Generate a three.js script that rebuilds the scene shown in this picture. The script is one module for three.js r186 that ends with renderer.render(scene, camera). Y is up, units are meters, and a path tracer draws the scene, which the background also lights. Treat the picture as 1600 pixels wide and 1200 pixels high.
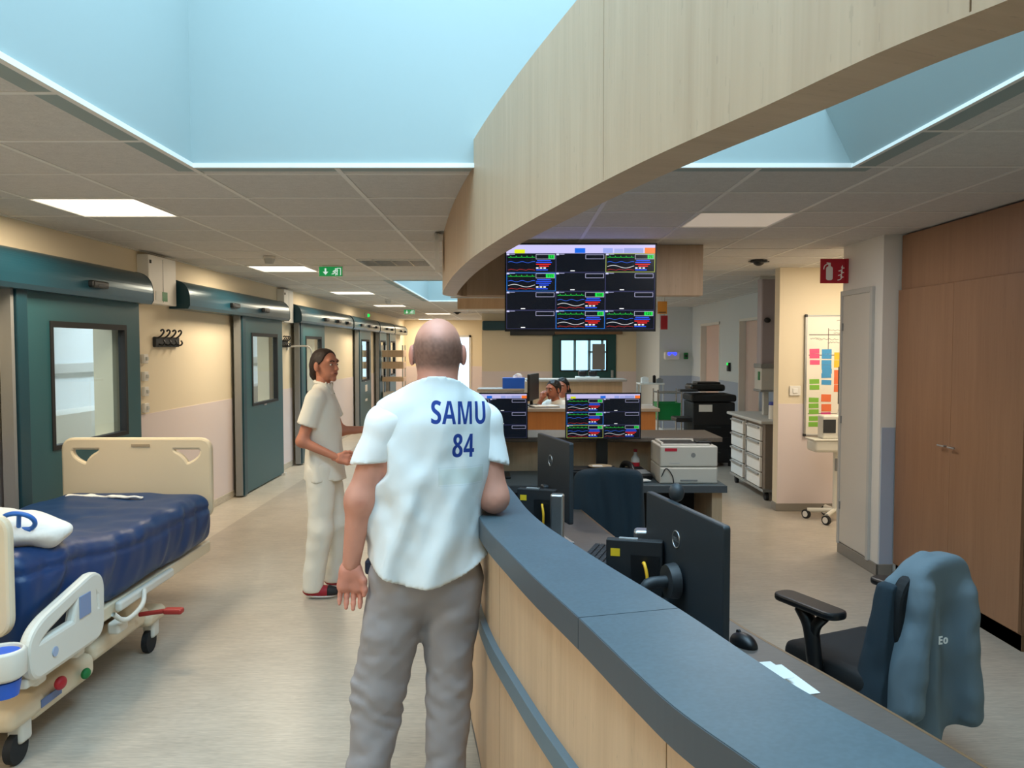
import * as THREE from 'three';
import { RoundedBoxGeometry } from 'three/addons/geometries/RoundedBoxGeometry.js';
import { mergeGeometries, mergeVertices } from 'three/addons/utils/BufferGeometryUtils.js';
import { RectAreaLightUniformsLib } from 'three/addons/lights/RectAreaLightUniformsLib.js';
import { FontLoader } from 'three/addons/loaders/FontLoader.js';
import { TextGeometry } from 'three/addons/geometries/TextGeometry.js';

/* ------------------------------------------------------------------ camera, sky, light, exposure */
RectAreaLightUniformsLib.init();
const scene = new THREE.Scene();
const camera = new THREE.PerspectiveCamera(51.28, 4 / 3, 0.05, 120);
camera.position.set(0, 1.68, 0);
camera.rotation.x = -Math.atan(56 / 1250);
const renderer = new THREE.WebGLRenderer({ antialias: true });
renderer.toneMapping = THREE.LinearToneMapping;
renderer.toneMappingExposure = 2.0;
renderer.shadowMap.enabled = true;

const SKY = new THREE.Color().setRGB(0.56, 0.81, 1.0);
scene.background = SKY.clone().multiplyScalar(1.2);
const WARM = new THREE.Color().setRGB(1.0, 0.83, 0.60);
const SKYLIGHT_POWER = 3.3, PANEL_POWER = 15;
function areaLight(name, color, power, w, d, x, y, D) {       // faces down
  const l = new THREE.RectAreaLight(color, power, w, d);
  l.name = name; l.position.set(x, y, -D); l.rotation.x = -Math.PI / 2; scene.add(l); return l;
}
// daylight under the two roof-light panes
areaLight('skylight_daylight', SKY, SKYLIGHT_POWER, 2.8, 3.5, -0.02, 4.2, 1.85);
areaLight('far_skylight_daylight', SKY, SKYLIGHT_POWER, 2.1, 4.1, -0.35, 4.2, 11.9);

/* ------------------------------------------------------------------ helpers */
let seed = 7;
const rnd = () => { seed = (seed * 1664525 + 1013904223) >>> 0; return seed / 4294967296; };
const hash3 = (x, y, z) => { let h = (x * 374761393 + y * 668265263 + z * 1274126177) | 0; h = Math.imul(h ^ (h >>> 13), 1274126177); return ((h ^ (h >>> 16)) >>> 0) / 4294967296; };
const sm = (t) => t * t * (3 - 2 * t);
function n3(x, y, z) {
  const i = Math.floor(x), j = Math.floor(y), k = Math.floor(z), u = sm(x - i), v = sm(y - j), w = sm(z - k), L = (a, b, t) => a + (b - a) * t;
  return L(L(L(hash3(i, j, k), hash3(i + 1, j, k), u), L(hash3(i, j + 1, k), hash3(i + 1, j + 1, k), u), v),
    L(L(hash3(i, j, k + 1), hash3(i + 1, j, k + 1), u), L(hash3(i, j + 1, k + 1), hash3(i + 1, j + 1, k + 1), u), v), w) * 2 - 1;
}
const clamp = (x, a, b) => Math.min(b, Math.max(a, x)), lerp = (a, b, t) => a + (b - a) * t;
const sstep = (a, b, x) => sm(clamp((x - a) / (b - a), 0, 1));
const used = new Map();
const numbered = (n) => { const k = used.get(n) ?? 0; used.set(n, k + 1); return k ? `${n}_${String(k).padStart(3, '0')}` : n; };
function part(name, geo, mat, parent) {
  const g = Array.isArray(geo) ? merge(geo) : geo;
  const m = new THREE.Mesh(g, mat); m.name = name; m.castShadow = m.receiveShadow = true; parent.add(m); return m;
}
const GROUPS = { ceiling_light: 'recessed ceiling light panels', door_track_cover: 'sliding door track covers', wall_switch: 'white switches by the nearest door', hook_rack: 'black wall hook racks', exit_sign: 'green exit signs', smoke_detector: 'smoke detectors', ceiling_dome: 'black ceiling domes', monitor: 'patient monitoring displays', office_monitor: 'office monitors on the curved desk', office_chair: 'office chairs', tall_cupboard: 'tall wooden cupboards', mini_computer: 'mini computers behind the counter', bracket_shelf: 'bracket shelves', speaker_box: 'silver boxes on the curved desk', stool: 'stools of the second station', cable_box: 'white wall boxes' };
function thing(name, label, category, x = 0, y = 0, D = 0, ry = 0, group) {
  const o = new THREE.Group(); o.name = numbered(name); o.userData = { label, category };
  if (group ?? GROUPS[name]) o.userData.group = group ?? GROUPS[name];
  o.position.set(x, y, -D); o.rotation.y = ry; scene.add(o); return o;
}
function single(name, label, category, geo, mat, x = 0, y = 0, D = 0, ry = 0, group) {
  const m = part(numbered(name), geo, mat, scene); m.userData = { label, category }; if (group) m.userData.group = group;
  m.position.set(x, y, -D); m.rotation.y = ry; return m;
}
function struct(name, label, category) { const o = new THREE.Group(); o.name = name; o.userData = { kind: 'structure', label, category }; scene.add(o); return o; }
function merge(list) {
  const gs = list.map((g) => { const q = g.index ? g.toNonIndexed() : g.clone(); for (const k of Object.keys(q.attributes)) if (!['position', 'normal', 'uv'].includes(k)) q.deleteAttribute(k); return q; });
  return mergeGeometries(gs, false);
}
// box between limits in x, y and depth (D = -z), uv in metres
function uvBox(g) {
  const q = g.index ? g.toNonIndexed() : g, p = q.attributes.position, uv = new Float32Array(p.count * 2), a = new THREE.Vector3(), b = new THREE.Vector3(), c = new THREE.Vector3();
  for (let i = 0; i < p.count; i += 3) {
    a.fromBufferAttribute(p, i); b.fromBufferAttribute(p, i + 1); c.fromBufferAttribute(p, i + 2);
    const n = b.clone().sub(a).cross(c.clone().sub(a)), ax = Math.abs(n.x), ay = Math.abs(n.y), az = Math.abs(n.z);
    [a, b, c].forEach((v, k) => { const [s, t] = ay >= ax && ay >= az ? [v.x, v.z] : ax >= az ? [v.z, v.y] : [v.x, v.y]; uv[(i + k) * 2] = s; uv[(i + k) * 2 + 1] = t; });
  }
  q.setAttribute('uv', new THREE.BufferAttribute(uv, 2)); return q;
}
function bx(x0, x1, y0, y1, D0, D1, r = 0) {
  const w = x1 - x0, h = y1 - y0, d = D1 - D0;
  const g = r ? new RoundedBoxGeometry(w, h, d, 2, Math.min(r, w / 2.01, h / 2.01, d / 2.01)) : new THREE.BoxGeometry(w, h, d);
  return uvBox(g.translate((x0 + x1) / 2, (y0 + y1) / 2, -(D0 + D1) / 2));
}
const lb = (w, h, d, x = 0, y = 0, z = 0, r = 0) => uvBox((r ? new RoundedBoxGeometry(w, h, d, 2, r) : new THREE.BoxGeometry(w, h, d)).translate(x, y, z));   // local box, centre given
const cyl = (r0, r1, h, x, y, z, n = 20) => new THREE.CylinderGeometry(r0, r1, h, n).translate(x, y, z);
const V = (x, y, z) => new THREE.Vector3(x, y, z);
const tube = (pts, r, seg = 24, n = 8, closed = false) => new THREE.TubeGeometry(new THREE.CatmullRomCurve3(pts.map((p) => V(...p)), closed, 'centripetal'), seg, r, n, closed);
function rod(a, b, r, n = 10) {
  const A = V(...a), B = V(...b), d = B.clone().sub(A), g = new THREE.CylinderGeometry(r, r, d.length(), n);
  g.applyQuaternion(new THREE.Quaternion().setFromUnitVectors(V(0, 1, 0), d.clone().normalize())); return g.translate(...A.add(B).multiplyScalar(0.5).toArray());
}
function rrShape(w, h, r, x = 0, y = 0, C = THREE.Shape) {
  const s = new C(), a = x - w / 2, b = y - h / 2, c = x + w / 2, d = y + h / 2;
  s.moveTo(a + r, b); s.lineTo(c - r, b); s.quadraticCurveTo(c, b, c, b + r); s.lineTo(c, d - r); s.quadraticCurveTo(c, d, c - r, d);
  s.lineTo(a + r, d); s.quadraticCurveTo(a, d, a, d - r); s.lineTo(a, b + r); s.quadraticCurveTo(a, b, a + r, b); return s;
}
const extr = (s, depth, bevel = 0) => new THREE.ExtrudeGeometry(s, { depth: depth - 2 * bevel, bevelEnabled: bevel > 0, bevelSize: bevel, bevelThickness: bevel, bevelSegments: 2, curveSegments: 10 }).translate(0, 0, bevel);

/* ---- textures (what the surfaces are made of) */
function dataTex(n, f, color = true, m = n) {
  const d = new Uint8Array(n * m * 4);
  for (let y = 0; y < m; y++) for (let x = 0; x < n; x++) { const c = f(x, y), o = (y * n + x) * 4; for (let k = 0; k < 3; k++) d[o + k] = clamp(Array.isArray(c) ? c[k] : c, 0, 1) * 255; d[o + 3] = 255; }
  const t = new THREE.DataTexture(d, n, m); t.wrapS = t.wrapT = THREE.RepeatWrapping; t.magFilter = THREE.LinearFilter; t.minFilter = THREE.LinearMipmapLinearFilter; t.generateMipmaps = true;
  if (color) t.colorSpace = THREE.SRGBColorSpace; t.needsUpdate = true; return t;
}
// periodic noise on an n-pixel texture: p cells across
const pn = (x, y, n, p, q, s) => { const fx = x / n * p, fy = y / n * q, i = Math.floor(fx), j = Math.floor(fy), u = sm(fx - i), v = sm(fy - j), h = (a, b) => hash3(((a % p) + p) % p, ((b % q) + q) % q, s);
  return lerp(lerp(h(i, j), h(i + 1, j), u), lerp(h(i, j + 1), h(i + 1, j + 1), u), v) - 0.5; };
const woodTex = dataTex(512, (x, y) => {
  const w = x + 10 * pn(x, y, 512, 6, 3, 1), s = 0.5 * pn(w, y, 512, 24, 2, 2) + 0.35 * pn(w, y, 512, 70, 4, 3) + 0.3 * pn(w, y, 512, 200, 8, 4) + 0.4 * pn(x, y, 512, 5, 1, 5);
  const pore = pn(w, y, 512, 256, 22, 6) > 0.42 ? -0.05 : 0, k = 0.9 + 0.085 * s + pore;
  return [k, k * (0.985 + 0.02 * s), k * (0.96 + 0.04 * s)];
});
woodTex.repeat.set(0.9, 0.9);
const floorTex = dataTex(512, (x, y) => { const k = 0.93 + 0.09 * pn(x, y, 512, 40, 256, 11) + 0.07 * pn(x, y, 512, 12, 120, 12) + 0.05 * pn(x, y, 512, 6, 6, 13); return [k, k, k * 0.995]; });
floorTex.repeat.set(1, 1);
const tileTex = dataTex(256, (x, y) => { const k = 0.95 + 0.06 * pn(x, y, 256, 128, 128, 21) + 0.03 * pn(x, y, 256, 20, 20, 22); return [k, k, k]; });
tileTex.repeat.set(2, 2);
const clothTex = dataTex(256, (x, y) => 0.5 + 0.25 * Math.sin(x * Math.PI / 2) * Math.sin(y * Math.PI / 2) + 0.3 * pn(x, y, 256, 64, 64, 31), false);
clothTex.repeat.set(12, 12);
const lamTex = dataTex(256, (x, y) => { const k = 0.95 + 0.08 * pn(x, y, 256, 90, 90, 41) + 0.04 * pn(x, y, 256, 9, 9, 42); return [k, k, k]; });
lamTex.repeat.set(2, 2);

/* ---- materials */
const M = (color, roughness = 0.6, o = {}) => new THREE.MeshStandardMaterial({ color, roughness, side: THREE.DoubleSide, ...o });
const mat = {
  cream: M('#e8dabf', 0.75), lilac: M('#e4d7d6', 0.6), shaft: M('#96a3a1', 0.85), white: M('#e9e6df', 0.55), coolWall: M('#d9dee0', 0.75), blueBand: M('#aeb9cc', 0.6), pinkDoor: M('#e6c9bd', 0.5),
  tile: M('#dcd8d2', 0.95, { map: tileTex }), rail: M('#e4e1db', 0.5), floor: M('#c3b8a9', 0.34, { map: floorTex }), border: M('#d8cebd', 0.36, { map: floorTex }), base: M('#8d877e', 0.5),
  oak: M('#e6c8a6', 0.48, { map: woodTex }), oakPale: M('#d6b899', 0.5, { map: woodTex }), oakDark: M('#8a6a4c', 0.45, { map: woodTex }), cabinetWood: M('#a87e5f', 0.45, { map: woodTex }), warmLitWood: M('#d08a4a', 0.5, { map: woodTex }),  // last wood: warm lamp light put into its orange colour
  slate: M('#4f6068', 0.42, { map: lamTex }), slateEdge: M('#4a5157', 0.45), deskTop: M('#665d57', 0.42, { map: lamTex }), railBlue: M('#5f7480', 0.35),
  teal: M('#285860', 0.42), tealDark: M('#123f4c', 0.4), header: M('#1c4a5b', 0.28, { metalness: 0.35 }), blackP: M('#15171a', 0.4), blackMatte: M('#1b1d20', 0.7), darkGrey: M('#2b2f33', 0.5), grey: M('#8a8c8c', 0.5), lightGrey: M('#c3c3bf', 0.45), chrome: M('#cfd2d4', 0.22, { metalness: 1 }), alu: M('#b8bcbf', 0.3, { metalness: 0.9 }),
  doorGrey: M('#d6d1c8', 0.5), red: M('#b01f2e', 0.45), green: M('#137a3c', 0.5), greenBin: M('#0f8c46', 0.4), blue: M('#1f5fd0', 0.4), yellow: M('#e8c22a', 0.45), paper: M('#f0f0ec', 0.8),
  bedCream: M('#e0d1b4', 0.42), bedWhite: M('#dcd9cd', 0.42), mattress: M('#0a3564', 0.44), blueSoft: M('#2f6fc4', 0.4), linen: M('#efece4', 0.9, { bumpMap: clothTex, bumpScale: 0.0006 }), rubber: M('#1c1f22', 0.75),
  skin: M('#d89c84', 0.55, { vertexColors: true }), vest: M('#e2e9ea', 0.85, { bumpMap: clothTex, bumpScale: 0.0005 }), shirt: M('#f1f3f2', 0.88), trousers: M('#9f9c9f', 0.85, { bumpMap: clothTex, bumpScale: 0.0005 }), tunic: M('#ece7da', 0.88), hairBrown: M('#2f211b', 0.65), hairBlack: M('#17120f', 0.6),
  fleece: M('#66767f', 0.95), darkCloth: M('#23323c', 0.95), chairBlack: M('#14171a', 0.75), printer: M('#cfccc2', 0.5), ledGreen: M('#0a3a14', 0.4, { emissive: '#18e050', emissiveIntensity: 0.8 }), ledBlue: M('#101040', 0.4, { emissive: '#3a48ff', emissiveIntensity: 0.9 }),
  pane: new THREE.MeshPhysicalMaterial({ color: '#f2fbff', roughness: 0.02, transmission: 1, thickness: 0, ior: 1.45, side: THREE.DoubleSide }),
  lampGlow: M('#fff6e4', 0.6, { emissive: new THREE.Color().setRGB(1, 0.92, 0.76), emissiveIntensity: 1.1 }), lampDim: M('#f3e6d4', 0.6, { emissive: new THREE.Color().setRGB(1, 0.85, 0.7), emissiveIntensity: 0.12 }),
};
const PI = Math.PI;

/* ------------------------------------------------------------------ signed-distance modelling (bodies, cloth) */
function surfaceNet(f, lo, hi, cell, color) {
  const n = [0, 1, 2].map((k) => Math.ceil((hi[k] - lo[k]) / cell) + 2), [nx, ny, nz] = n, val = new Float32Array(nx * ny * nz);
  for (let k = 0, i = 0; k < nz; k++) for (let j = 0; j < ny; j++) for (let h = 0; h < nx; h++, i++) val[i] = (h === 0 || j === 0 || k === 0 || h === nx - 1 || j === ny - 1 || k === nz - 1) ? 1 : f(lo[0] + h * cell, lo[1] + j * cell, lo[2] + k * cell);
  const idx = new Int32Array(nx * ny * nz).fill(-1), pos = [], tri = [], off = [0, 1, nx, nx + 1, nx * ny, nx * ny + 1, nx * ny + nx, nx * ny + nx + 1];
  const E = [[0, 1], [2, 3], [4, 5], [6, 7], [0, 2], [1, 3], [4, 6], [5, 7], [0, 4], [1, 5], [2, 6], [3, 7]];
  for (let k = 0; k < nz - 1; k++) for (let j = 0; j < ny - 1; j++) for (let h = 0; h < nx - 1; h++) {
    const i = h + j * nx + k * nx * ny; let m = 0; for (let q = 0; q < 8; q++) if (val[i + off[q]] < 0) m |= 1 << q;
    if (m === 0 || m === 255) continue;
    let x = 0, y = 0, z = 0, c = 0;
    for (const [a, b] of E) { const va = val[i + off[a]], vb = val[i + off[b]]; if ((va < 0) === (vb < 0)) continue; const t = va / (va - vb); x += (a & 1) + t * ((b & 1) - (a & 1)); y += ((a >> 1) & 1) + t * (((b >> 1) & 1) - ((a >> 1) & 1)); z += (a >> 2) + t * ((b >> 2) - (a >> 2)); c++; }
    idx[i] = pos.length / 3; pos.push(lo[0] + (h + x / c) * cell, lo[1] + (j + y / c) * cell, lo[2] + (k + z / c) * cell);
  }
  const sx = 1, sy = nx, sz = nx * ny;
  for (let k = 1; k < nz - 1; k++) for (let j = 1; j < ny - 1; j++) for (let h = 1; h < nx - 1; h++) {
    const i = h + j * nx + k * nx * ny, v = val[i] < 0;
    for (const [st, u, w] of [[sx, sy, sz], [sy, sz, sx], [sz, sx, sy]]) {
      if (v === (val[i + st] < 0)) continue;
      const a = idx[i], b = idx[i - u], c = idx[i - u - w], d = idx[i - w];
      if (a < 0 || b < 0 || c < 0 || d < 0) continue;
      if (v) tri.push(a, b, c, a, c, d); else tri.push(a, c, b, a, d, c);
    }
  }
  const g = new THREE.BufferGeometry(); g.setAttribute('position', new THREE.Float32BufferAttribute(pos, 3)); g.setIndex(tri); g.computeVertexNormals();
  const uv = []; for (let i = 0; i < pos.length; i += 3) uv.push(pos[i] + pos[i + 2] * 0.5, pos[i + 1]); g.setAttribute('uv', new THREE.Float32BufferAttribute(uv, 2));
  if (color) paint(g, color);
  return g;
}
function paint(g, f) { const p = g.attributes.position, c = []; for (let i = 0; i < p.count; i++) c.push(...f(p.getX(i), p.getY(i), p.getZ(i))); g.setAttribute('color', new THREE.Float32BufferAttribute(c, 3)); return g; }
const smin = (a, b, k) => { const h = clamp(0.5 + 0.5 * (b - a) / k, 0, 1); return b + (a - b) * h - k * h * (1 - h); };
const cap = (a, b, ra, rb, sz = 1) => { const ux = b[0] - a[0], uy = b[1] - a[1], uz = b[2] - a[2], L = ux * ux + uy * uy + uz * uz; return (x, y, z) => { const t = clamp(((x - a[0]) * ux + (y - a[1]) * uy + (z - a[2]) * uz) / L, 0, 1), dx = x - a[0] - t * ux, dy = y - a[1] - t * uy, dz = (z - a[2] - t * uz) / sz; return (Math.sqrt(dx * dx + dy * dy + dz * dz) - (ra + (rb - ra) * t)) * Math.min(1, sz); }; };
const ell = (c, r) => (x, y, z) => { const X = (x - c[0]) / r[0], Y = (y - c[1]) / r[1], Z = (z - c[2]) / r[2], k0 = Math.sqrt(X * X + Y * Y + Z * Z), k1 = Math.sqrt(X * X / r[0] / r[0] + Y * Y / r[1] / r[1] + Z * Z / r[2] / r[2]); return k1 < 1e-6 ? -Math.min(...r) : k0 * (k0 - 1) / k1; };
const yaw = (f, a, cx = 0, cz = 0) => { const c = Math.cos(a), s = Math.sin(a); return (x, y, z) => { const X = x - cx, Z = z - cz; return f(cx + X * c - Z * s, y, cz + X * s + Z * c); }; };
const blend = (k, ...fs) => (x, y, z) => { let d = fs[0](x, y, z); for (let i = 1; i < fs.length; i++) d = smin(d, fs[i](x, y, z), k); return d; };
// head, local: centre of the skull, facing +z
const headField = (bald) => {
  const parts = blend(0.03, ell([0, 0.012, -0.012], [0.077, 0.095, 0.096]), ell([0, -0.055, 0.03], [0.055, 0.06, 0.062]), cap([0, -0.06, -0.018], [0, -0.19, -0.03], bald ? 0.063 : 0.047, bald ? 0.068 : 0.05));
  const fine = blend(0.012, cap([0, 0.012, 0.086], [0, -0.026, 0.105], 0.008, 0.013), cap([-0.02, -0.058, 0.087], [0.02, -0.058, 0.087], 0.007, 0.007), ell([0, -0.098, 0.076], [0.022, 0.018, 0.016]), cap([-0.04, 0.03, 0.07], [0.04, 0.03, 0.07], 0.013, 0.013));
  const ears = blend(0.004, ell([-0.083, -0.012, -0.012], [0.011, 0.034, 0.02]), ell([0.083, -0.012, -0.012], [0.011, 0.034, 0.02])), eL = ell([-0.031, 0.004, 0.088], [0.015, 0.009, 0.012]), eR = ell([0.031, 0.004, 0.088], [0.015, 0.009, 0.012]);
  return (x, y, z) => { let d = smin(smin(parts(x, y, z), fine(x, y, z), 0.014), ears(x, y, z), 0.008); d = -smin(-d, eL(x, y, z), 0.006); return -smin(-d, eR(x, y, z), 0.006); };
};
const place = (g, c, ry = 0, rx = 0, rz = 0, s = 1) => g.applyMatrix4(new THREE.Matrix4().compose(V(...c), new THREE.Quaternion().setFromEuler(new THREE.Euler(rx, ry, rz, 'YXZ')), V(s, s, s)));
const mergeC = (list) => mergeGeometries(list.map((g) => { const q = g.toNonIndexed(); return q; }), false);
const plainSkin = (x, y, z) => { const k = 1 + 0.05 * n3(x * 60, y * 60, z * 60); return [k, k, k]; };
function faceParts(parent, m, hairMat, tone) {             // eyes, brows and lips on a head matrix
  const add = (name, g, mt) => part(name, g.applyMatrix4(m), mt, parent);
  for (const s of [-1, 1]) {
    add('eye', new THREE.SphereGeometry(0.009, 12, 8).scale(1.1, 0.75, 1).translate(s * 0.031, 0.004, 0.0765), eyeMat);
    add('iris', new THREE.SphereGeometry(0.0055, 10, 8).scale(1, 1, 0.5).translate(s * 0.031, 0.004, 0.0842), irisMat);
    add('eyebrow', tube([[s * 0.014, 0.027, 0.0925], [s * 0.031, 0.032, 0.0885], [s * 0.047, 0.026, 0.077]], 0.0035, 8, 6), hairMat);
  }
  add('lips', new THREE.SphereGeometry(1, 14, 8).scale(0.021, 0.0075, 0.008).translate(0, -0.058, 0.0915), tone);
}
const eyeMat = M('#e8e2da', 0.3), irisMat = M('#2a1a12', 0.3), lipMat = M('#a85a50', 0.5), lipDark = M('#8a4a40', 0.5);
// hand, local: wrist at origin, fingers towards -y, palm faces +z, thumb on the +x side (side = 1)
function handGeo(side, curl, color) {
  const fs = [[-0.033, 0.055, 0.0075], [-0.012, 0.068, 0.0085], [0.010, 0.072, 0.0088], [0.031, 0.066, 0.0086]], bones = [];
  let palm = blend(0.02, cap([0, 0.02, 0], [0, -0.03, 0], 0.027, 0.034, 0.62), cap([-0.027, -0.075, 0], [0.026, -0.08, 0], 0.0155, 0.0165), cap([-0.018, -0.02, 0.002], [-0.027, -0.075, 0.002], 0.018, 0.016), cap([0.012, -0.02, 0.002], [0.024, -0.078, 0.002], 0.02, 0.016));
  for (const [x, l, r] of fs) {
    const a = [x, -0.078, 0], c1 = curl, c2 = curl * 1.9, b = [x * 1.06, a[1] - l * 0.45 * Math.cos(c1), l * 0.45 * Math.sin(c1)], c = [x * 1.08, b[1] - l * 0.32 * Math.cos(c2), b[2] + l * 0.32 * Math.sin(c2)], d = [x * 1.08, c[1] - l * 0.25 * Math.cos(c2 * 1.25), c[2] + l * 0.25 * Math.sin(c2 * 1.25)];
    bones.push(blend(0.006, cap(a, b, r * 1.08, r), cap(b, c, r, r * 0.92), cap(c, d, r * 0.92, r * 0.8)));
  }
  const thumb = blend(0.008, cap([0.018, -0.02, 0.006], [0.043, -0.05, 0.016], 0.016, 0.012), cap([0.043, -0.05, 0.016], [0.049, -0.082, 0.021], 0.0115, 0.009), cap([0.049, -0.082, 0.021], [0.047, -0.098, 0.023], 0.009, 0.0078));
  const f = (x, y, z) => { const X = x * side; let d = palm(X, y, z); let fd = 1; for (const b of bones) fd = Math.min(fd, b(X, y, z)); d = smin(d, fd, 0.006); return smin(d, thumb(X, y, z), 0.01); };
  return surfaceNet(f, [-0.075, -0.18, -0.05], [0.075, 0.055, 0.09], 0.0034, color);
}

/* ------------------------------------------------------------------ the setting: floor, walls, ceiling */
const XL = -3.15, XR = 2.8, CEIL = 2.5, END = 23.5, BACK = -2.5;
{
  const f = struct('floor', 'greige vinyl floor with a fine streaked grain', 'floor');
  part('floor_sheet', bx(-2.68, 4.3, -0.12, 0, BACK - 0.2, END + 0.2), mat.floor, f);
  part('floor_border', bx(XL - 0.15, -2.68, -0.12, 0, BACK - 0.2, END + 0.2), mat.border, f);
  part('ward_floor', bx(-5.5, XL - 0.15, -0.12, 0, 2.5, END + 0.2), mat.floor, f);
  part('far_room_floor', bx(0.1, 3.5, -0.12, 0, END + 0.2, END + 0.3), mat.floor, f);
}
// left corridor wall with openings behind the door windows
const leftDoors = [[4.9, 1.64], [8.98, 1.62], [11.45, 1.55], [15.85, 1.4], [18.25, 1.15], [19.75, 1.2]];
{
  const w = struct('wall_left', 'cream corridor wall with a lilac lower protection band', 'wall'), g = [];
  g.push(bx(XL - 0.15, XL, 0, 0.98, BACK, END), bx(XL - 0.15, XL, 1.9, 2.6, BACK, END));
  let d = BACK; const band = []; let b0 = BACK;
  for (const [a, l] of leftDoors) { g.push(bx(XL - 0.15, XL, 0.98, 1.9, d, a + l * 0.225)); d = a + l * 0.86; band.push([b0, a + 0.02]); b0 = a + l - 0.02; }
  g.push(bx(XL - 0.15, XL, 0.98, 1.9, d, END)); band.push([b0, END]);
  part('plaster', g, mat.cream, w);
  for (const [a, b] of band) { part('protection_band', bx(XL, XL + 0.006, 0.08, 1.115, a, b), mat.lilac, w); part('cove_skirting', bx(XL, XL + 0.012, 0, 0.08, a, b, 0.004), mat.border, w); }
}
{
  const w = struct('wall_end', 'cream wall closing the corridor beside a bright open doorway', 'wall');
  part('plaster', [bx(XL - 0.15, -2.0, 0, 2.6, END, END + 0.15), bx(-1.26, -0.71, 0, 2.6, END, END + 0.15), bx(-2.0, -1.26, 2.0, 2.6, END, END + 0.15)], mat.cream, w);
  part('protection_band', [bx(XL, -2.06, 0.08, 1.15, END - 0.006, END), bx(-1.2, -0.71, 0.08, 1.15, END - 0.006, END)], mat.lilac, w);
  part('door_frame', [bx(-2.06, -2.0, 0, 2.06, END - 0.03, END + 0.01), bx(-1.26, -1.2, 0, 2.06, END - 0.03, END + 0.01), bx(-2.06, -1.2, 2.0, 2.06, END - 0.03, END + 0.01)], mat.doorGrey, w);
}
{
  const w = struct('wall_far', 'warm cream wall behind the second nurse station', 'wall');
  part('plaster', [bx(-0.713, 1.14, 0, 2.6, 19, 19.15), bx(2.25, 3.7, 0, 2.6, 19, 19.15), bx(1.14, 2.25, 0, 1.13, 19, 19.15), bx(1.14, 2.25, 1.89, 2.6, 19, 19.15), bx(-0.713, -0.563, 0, 2.6, 19.15, END)], mat.cream, w);
  part('protection_band', [bx(-0.713, 0.95, 0.08, 1.13, 18.994, 19), bx(2.48, 2.95, 0.08, 1.13, 18.994, 19), bx(-0.719, -0.713, 0.08, 1.13, 19, END)], mat.lilac, w);
}
{
  const w = struct('wall_beyond', 'white room with tall windows seen through the teal door', 'wall'), F = 21.6;
  part('plaster', [bx(0.3, 0.45, 0, 2.6, 19.15, F), bx(3.35, 3.5, 0, 2.6, 19.15, F), bx(0.3, 3.5, 0, 1.0, F, F + 0.15), bx(0.3, 3.5, 2.3, 2.6, F, F + 0.15), bx(0.3, 0.9, 1, 2.3, F, F + 0.15), bx(3.2, 3.5, 1, 2.3, F, F + 0.15)], mat.white, w);
  const fr = [bx(0.9, 3.2, 1, 1.05, F, F + 0.06), bx(0.9, 3.2, 2.25, 2.3, F, F + 0.06)]; for (const x of [0.9, 1.66, 2.05, 2.4, 3.14]) fr.push(bx(x, x + 0.07, 1.05, 2.25, F, F + 0.06));
  part('window_frame', [...fr, bx(2.05, 3.14, 1.55, 1.6, F, F + 0.06)], mat.white, w);
  part('window_pane', bx(0.95, 3.15, 1.05, 2.25, F + 0.08, F + 0.085), mat.pane, w);
}
{
  const w = struct('wall_right', 'cool white side wall of the far right bay with a blue lower band', 'wall'), X = 3.6;
  part('plaster', [bx(2.946, X + 0.15, 0, 2.6, 16, 16.15), bx(2.946, 3.1, 0, 2.6, 16.15, 19), bx(X, X + 0.15, 0, 2.6, 8.35, 11.6), bx(X, X + 0.15, 0, 2.6, 12.71, 13.88), bx(X, X + 0.15, 0, 2.6, 15.29, 16), bx(X, X + 0.15, 2.14, 2.6, 11.6, 12.71), bx(X, X + 0.15, 2.14, 2.6, 13.88, 15.29)], mat.coolWall, w);
  part('protection_band', [bx(2.946, X, 0.08, 1.13, 15.994, 16), bx(X - 0.006, X, 0.08, 1.13, 8.35, 11.6), bx(X - 0.006, X, 0.08, 1.13, 12.71, 13.88), bx(X - 0.006, X, 0.08, 1.13, 15.29, 16)], mat.blueBand, w);
  for (const [a, b] of [[13.88, 15.29], [11.6, 12.71]]) {
    const d = part('door_leaf', bx(X + 0.1, X + 0.15, 0, 2.14, a, b), mat.pinkDoor, w);
    part('door_jamb', [bx(X - 0.005, X + 0.1, 0, 2.14, a, a + 0.04), bx(X - 0.005, X + 0.1, 0, 2.14, b - 0.04, b), bx(X - 0.005, X + 0.1, 2.1, 2.14, a, b)], mat.white, w);
    part('door_handle', [rod([X + 0.1, 1.05, -(a + 0.12)], [X + 0.03, 1.05, -(a + 0.12)], 0.012), rod([X + 0.03, 1.05, -(a + 0.12)], [X + 0.03, 1.05, -(a + 0.26)], 0.01)], mat.blackP, d);
  }
}
{
  const w = struct('wall_board', 'warm cream wall carrying the planning whiteboard', 'wall');
  part('plaster', bx(2.734, 4.3, 0, 2.6, 8.2, 8.35), mat.cream, w);
  part('protection_band', bx(2.734, 4.2, 0.08, 1.11, 8.194, 8.2), mat.lilac, w);
  part('skirting', bx(2.72, 4.2, 0, 0.08, 8.185, 8.35, 0.004), mat.base, w);
  part('alcove_wall', bx(4.2, 4.35, 0, 2.6, 5.8, 8.2), mat.cream, w);
}
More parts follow.
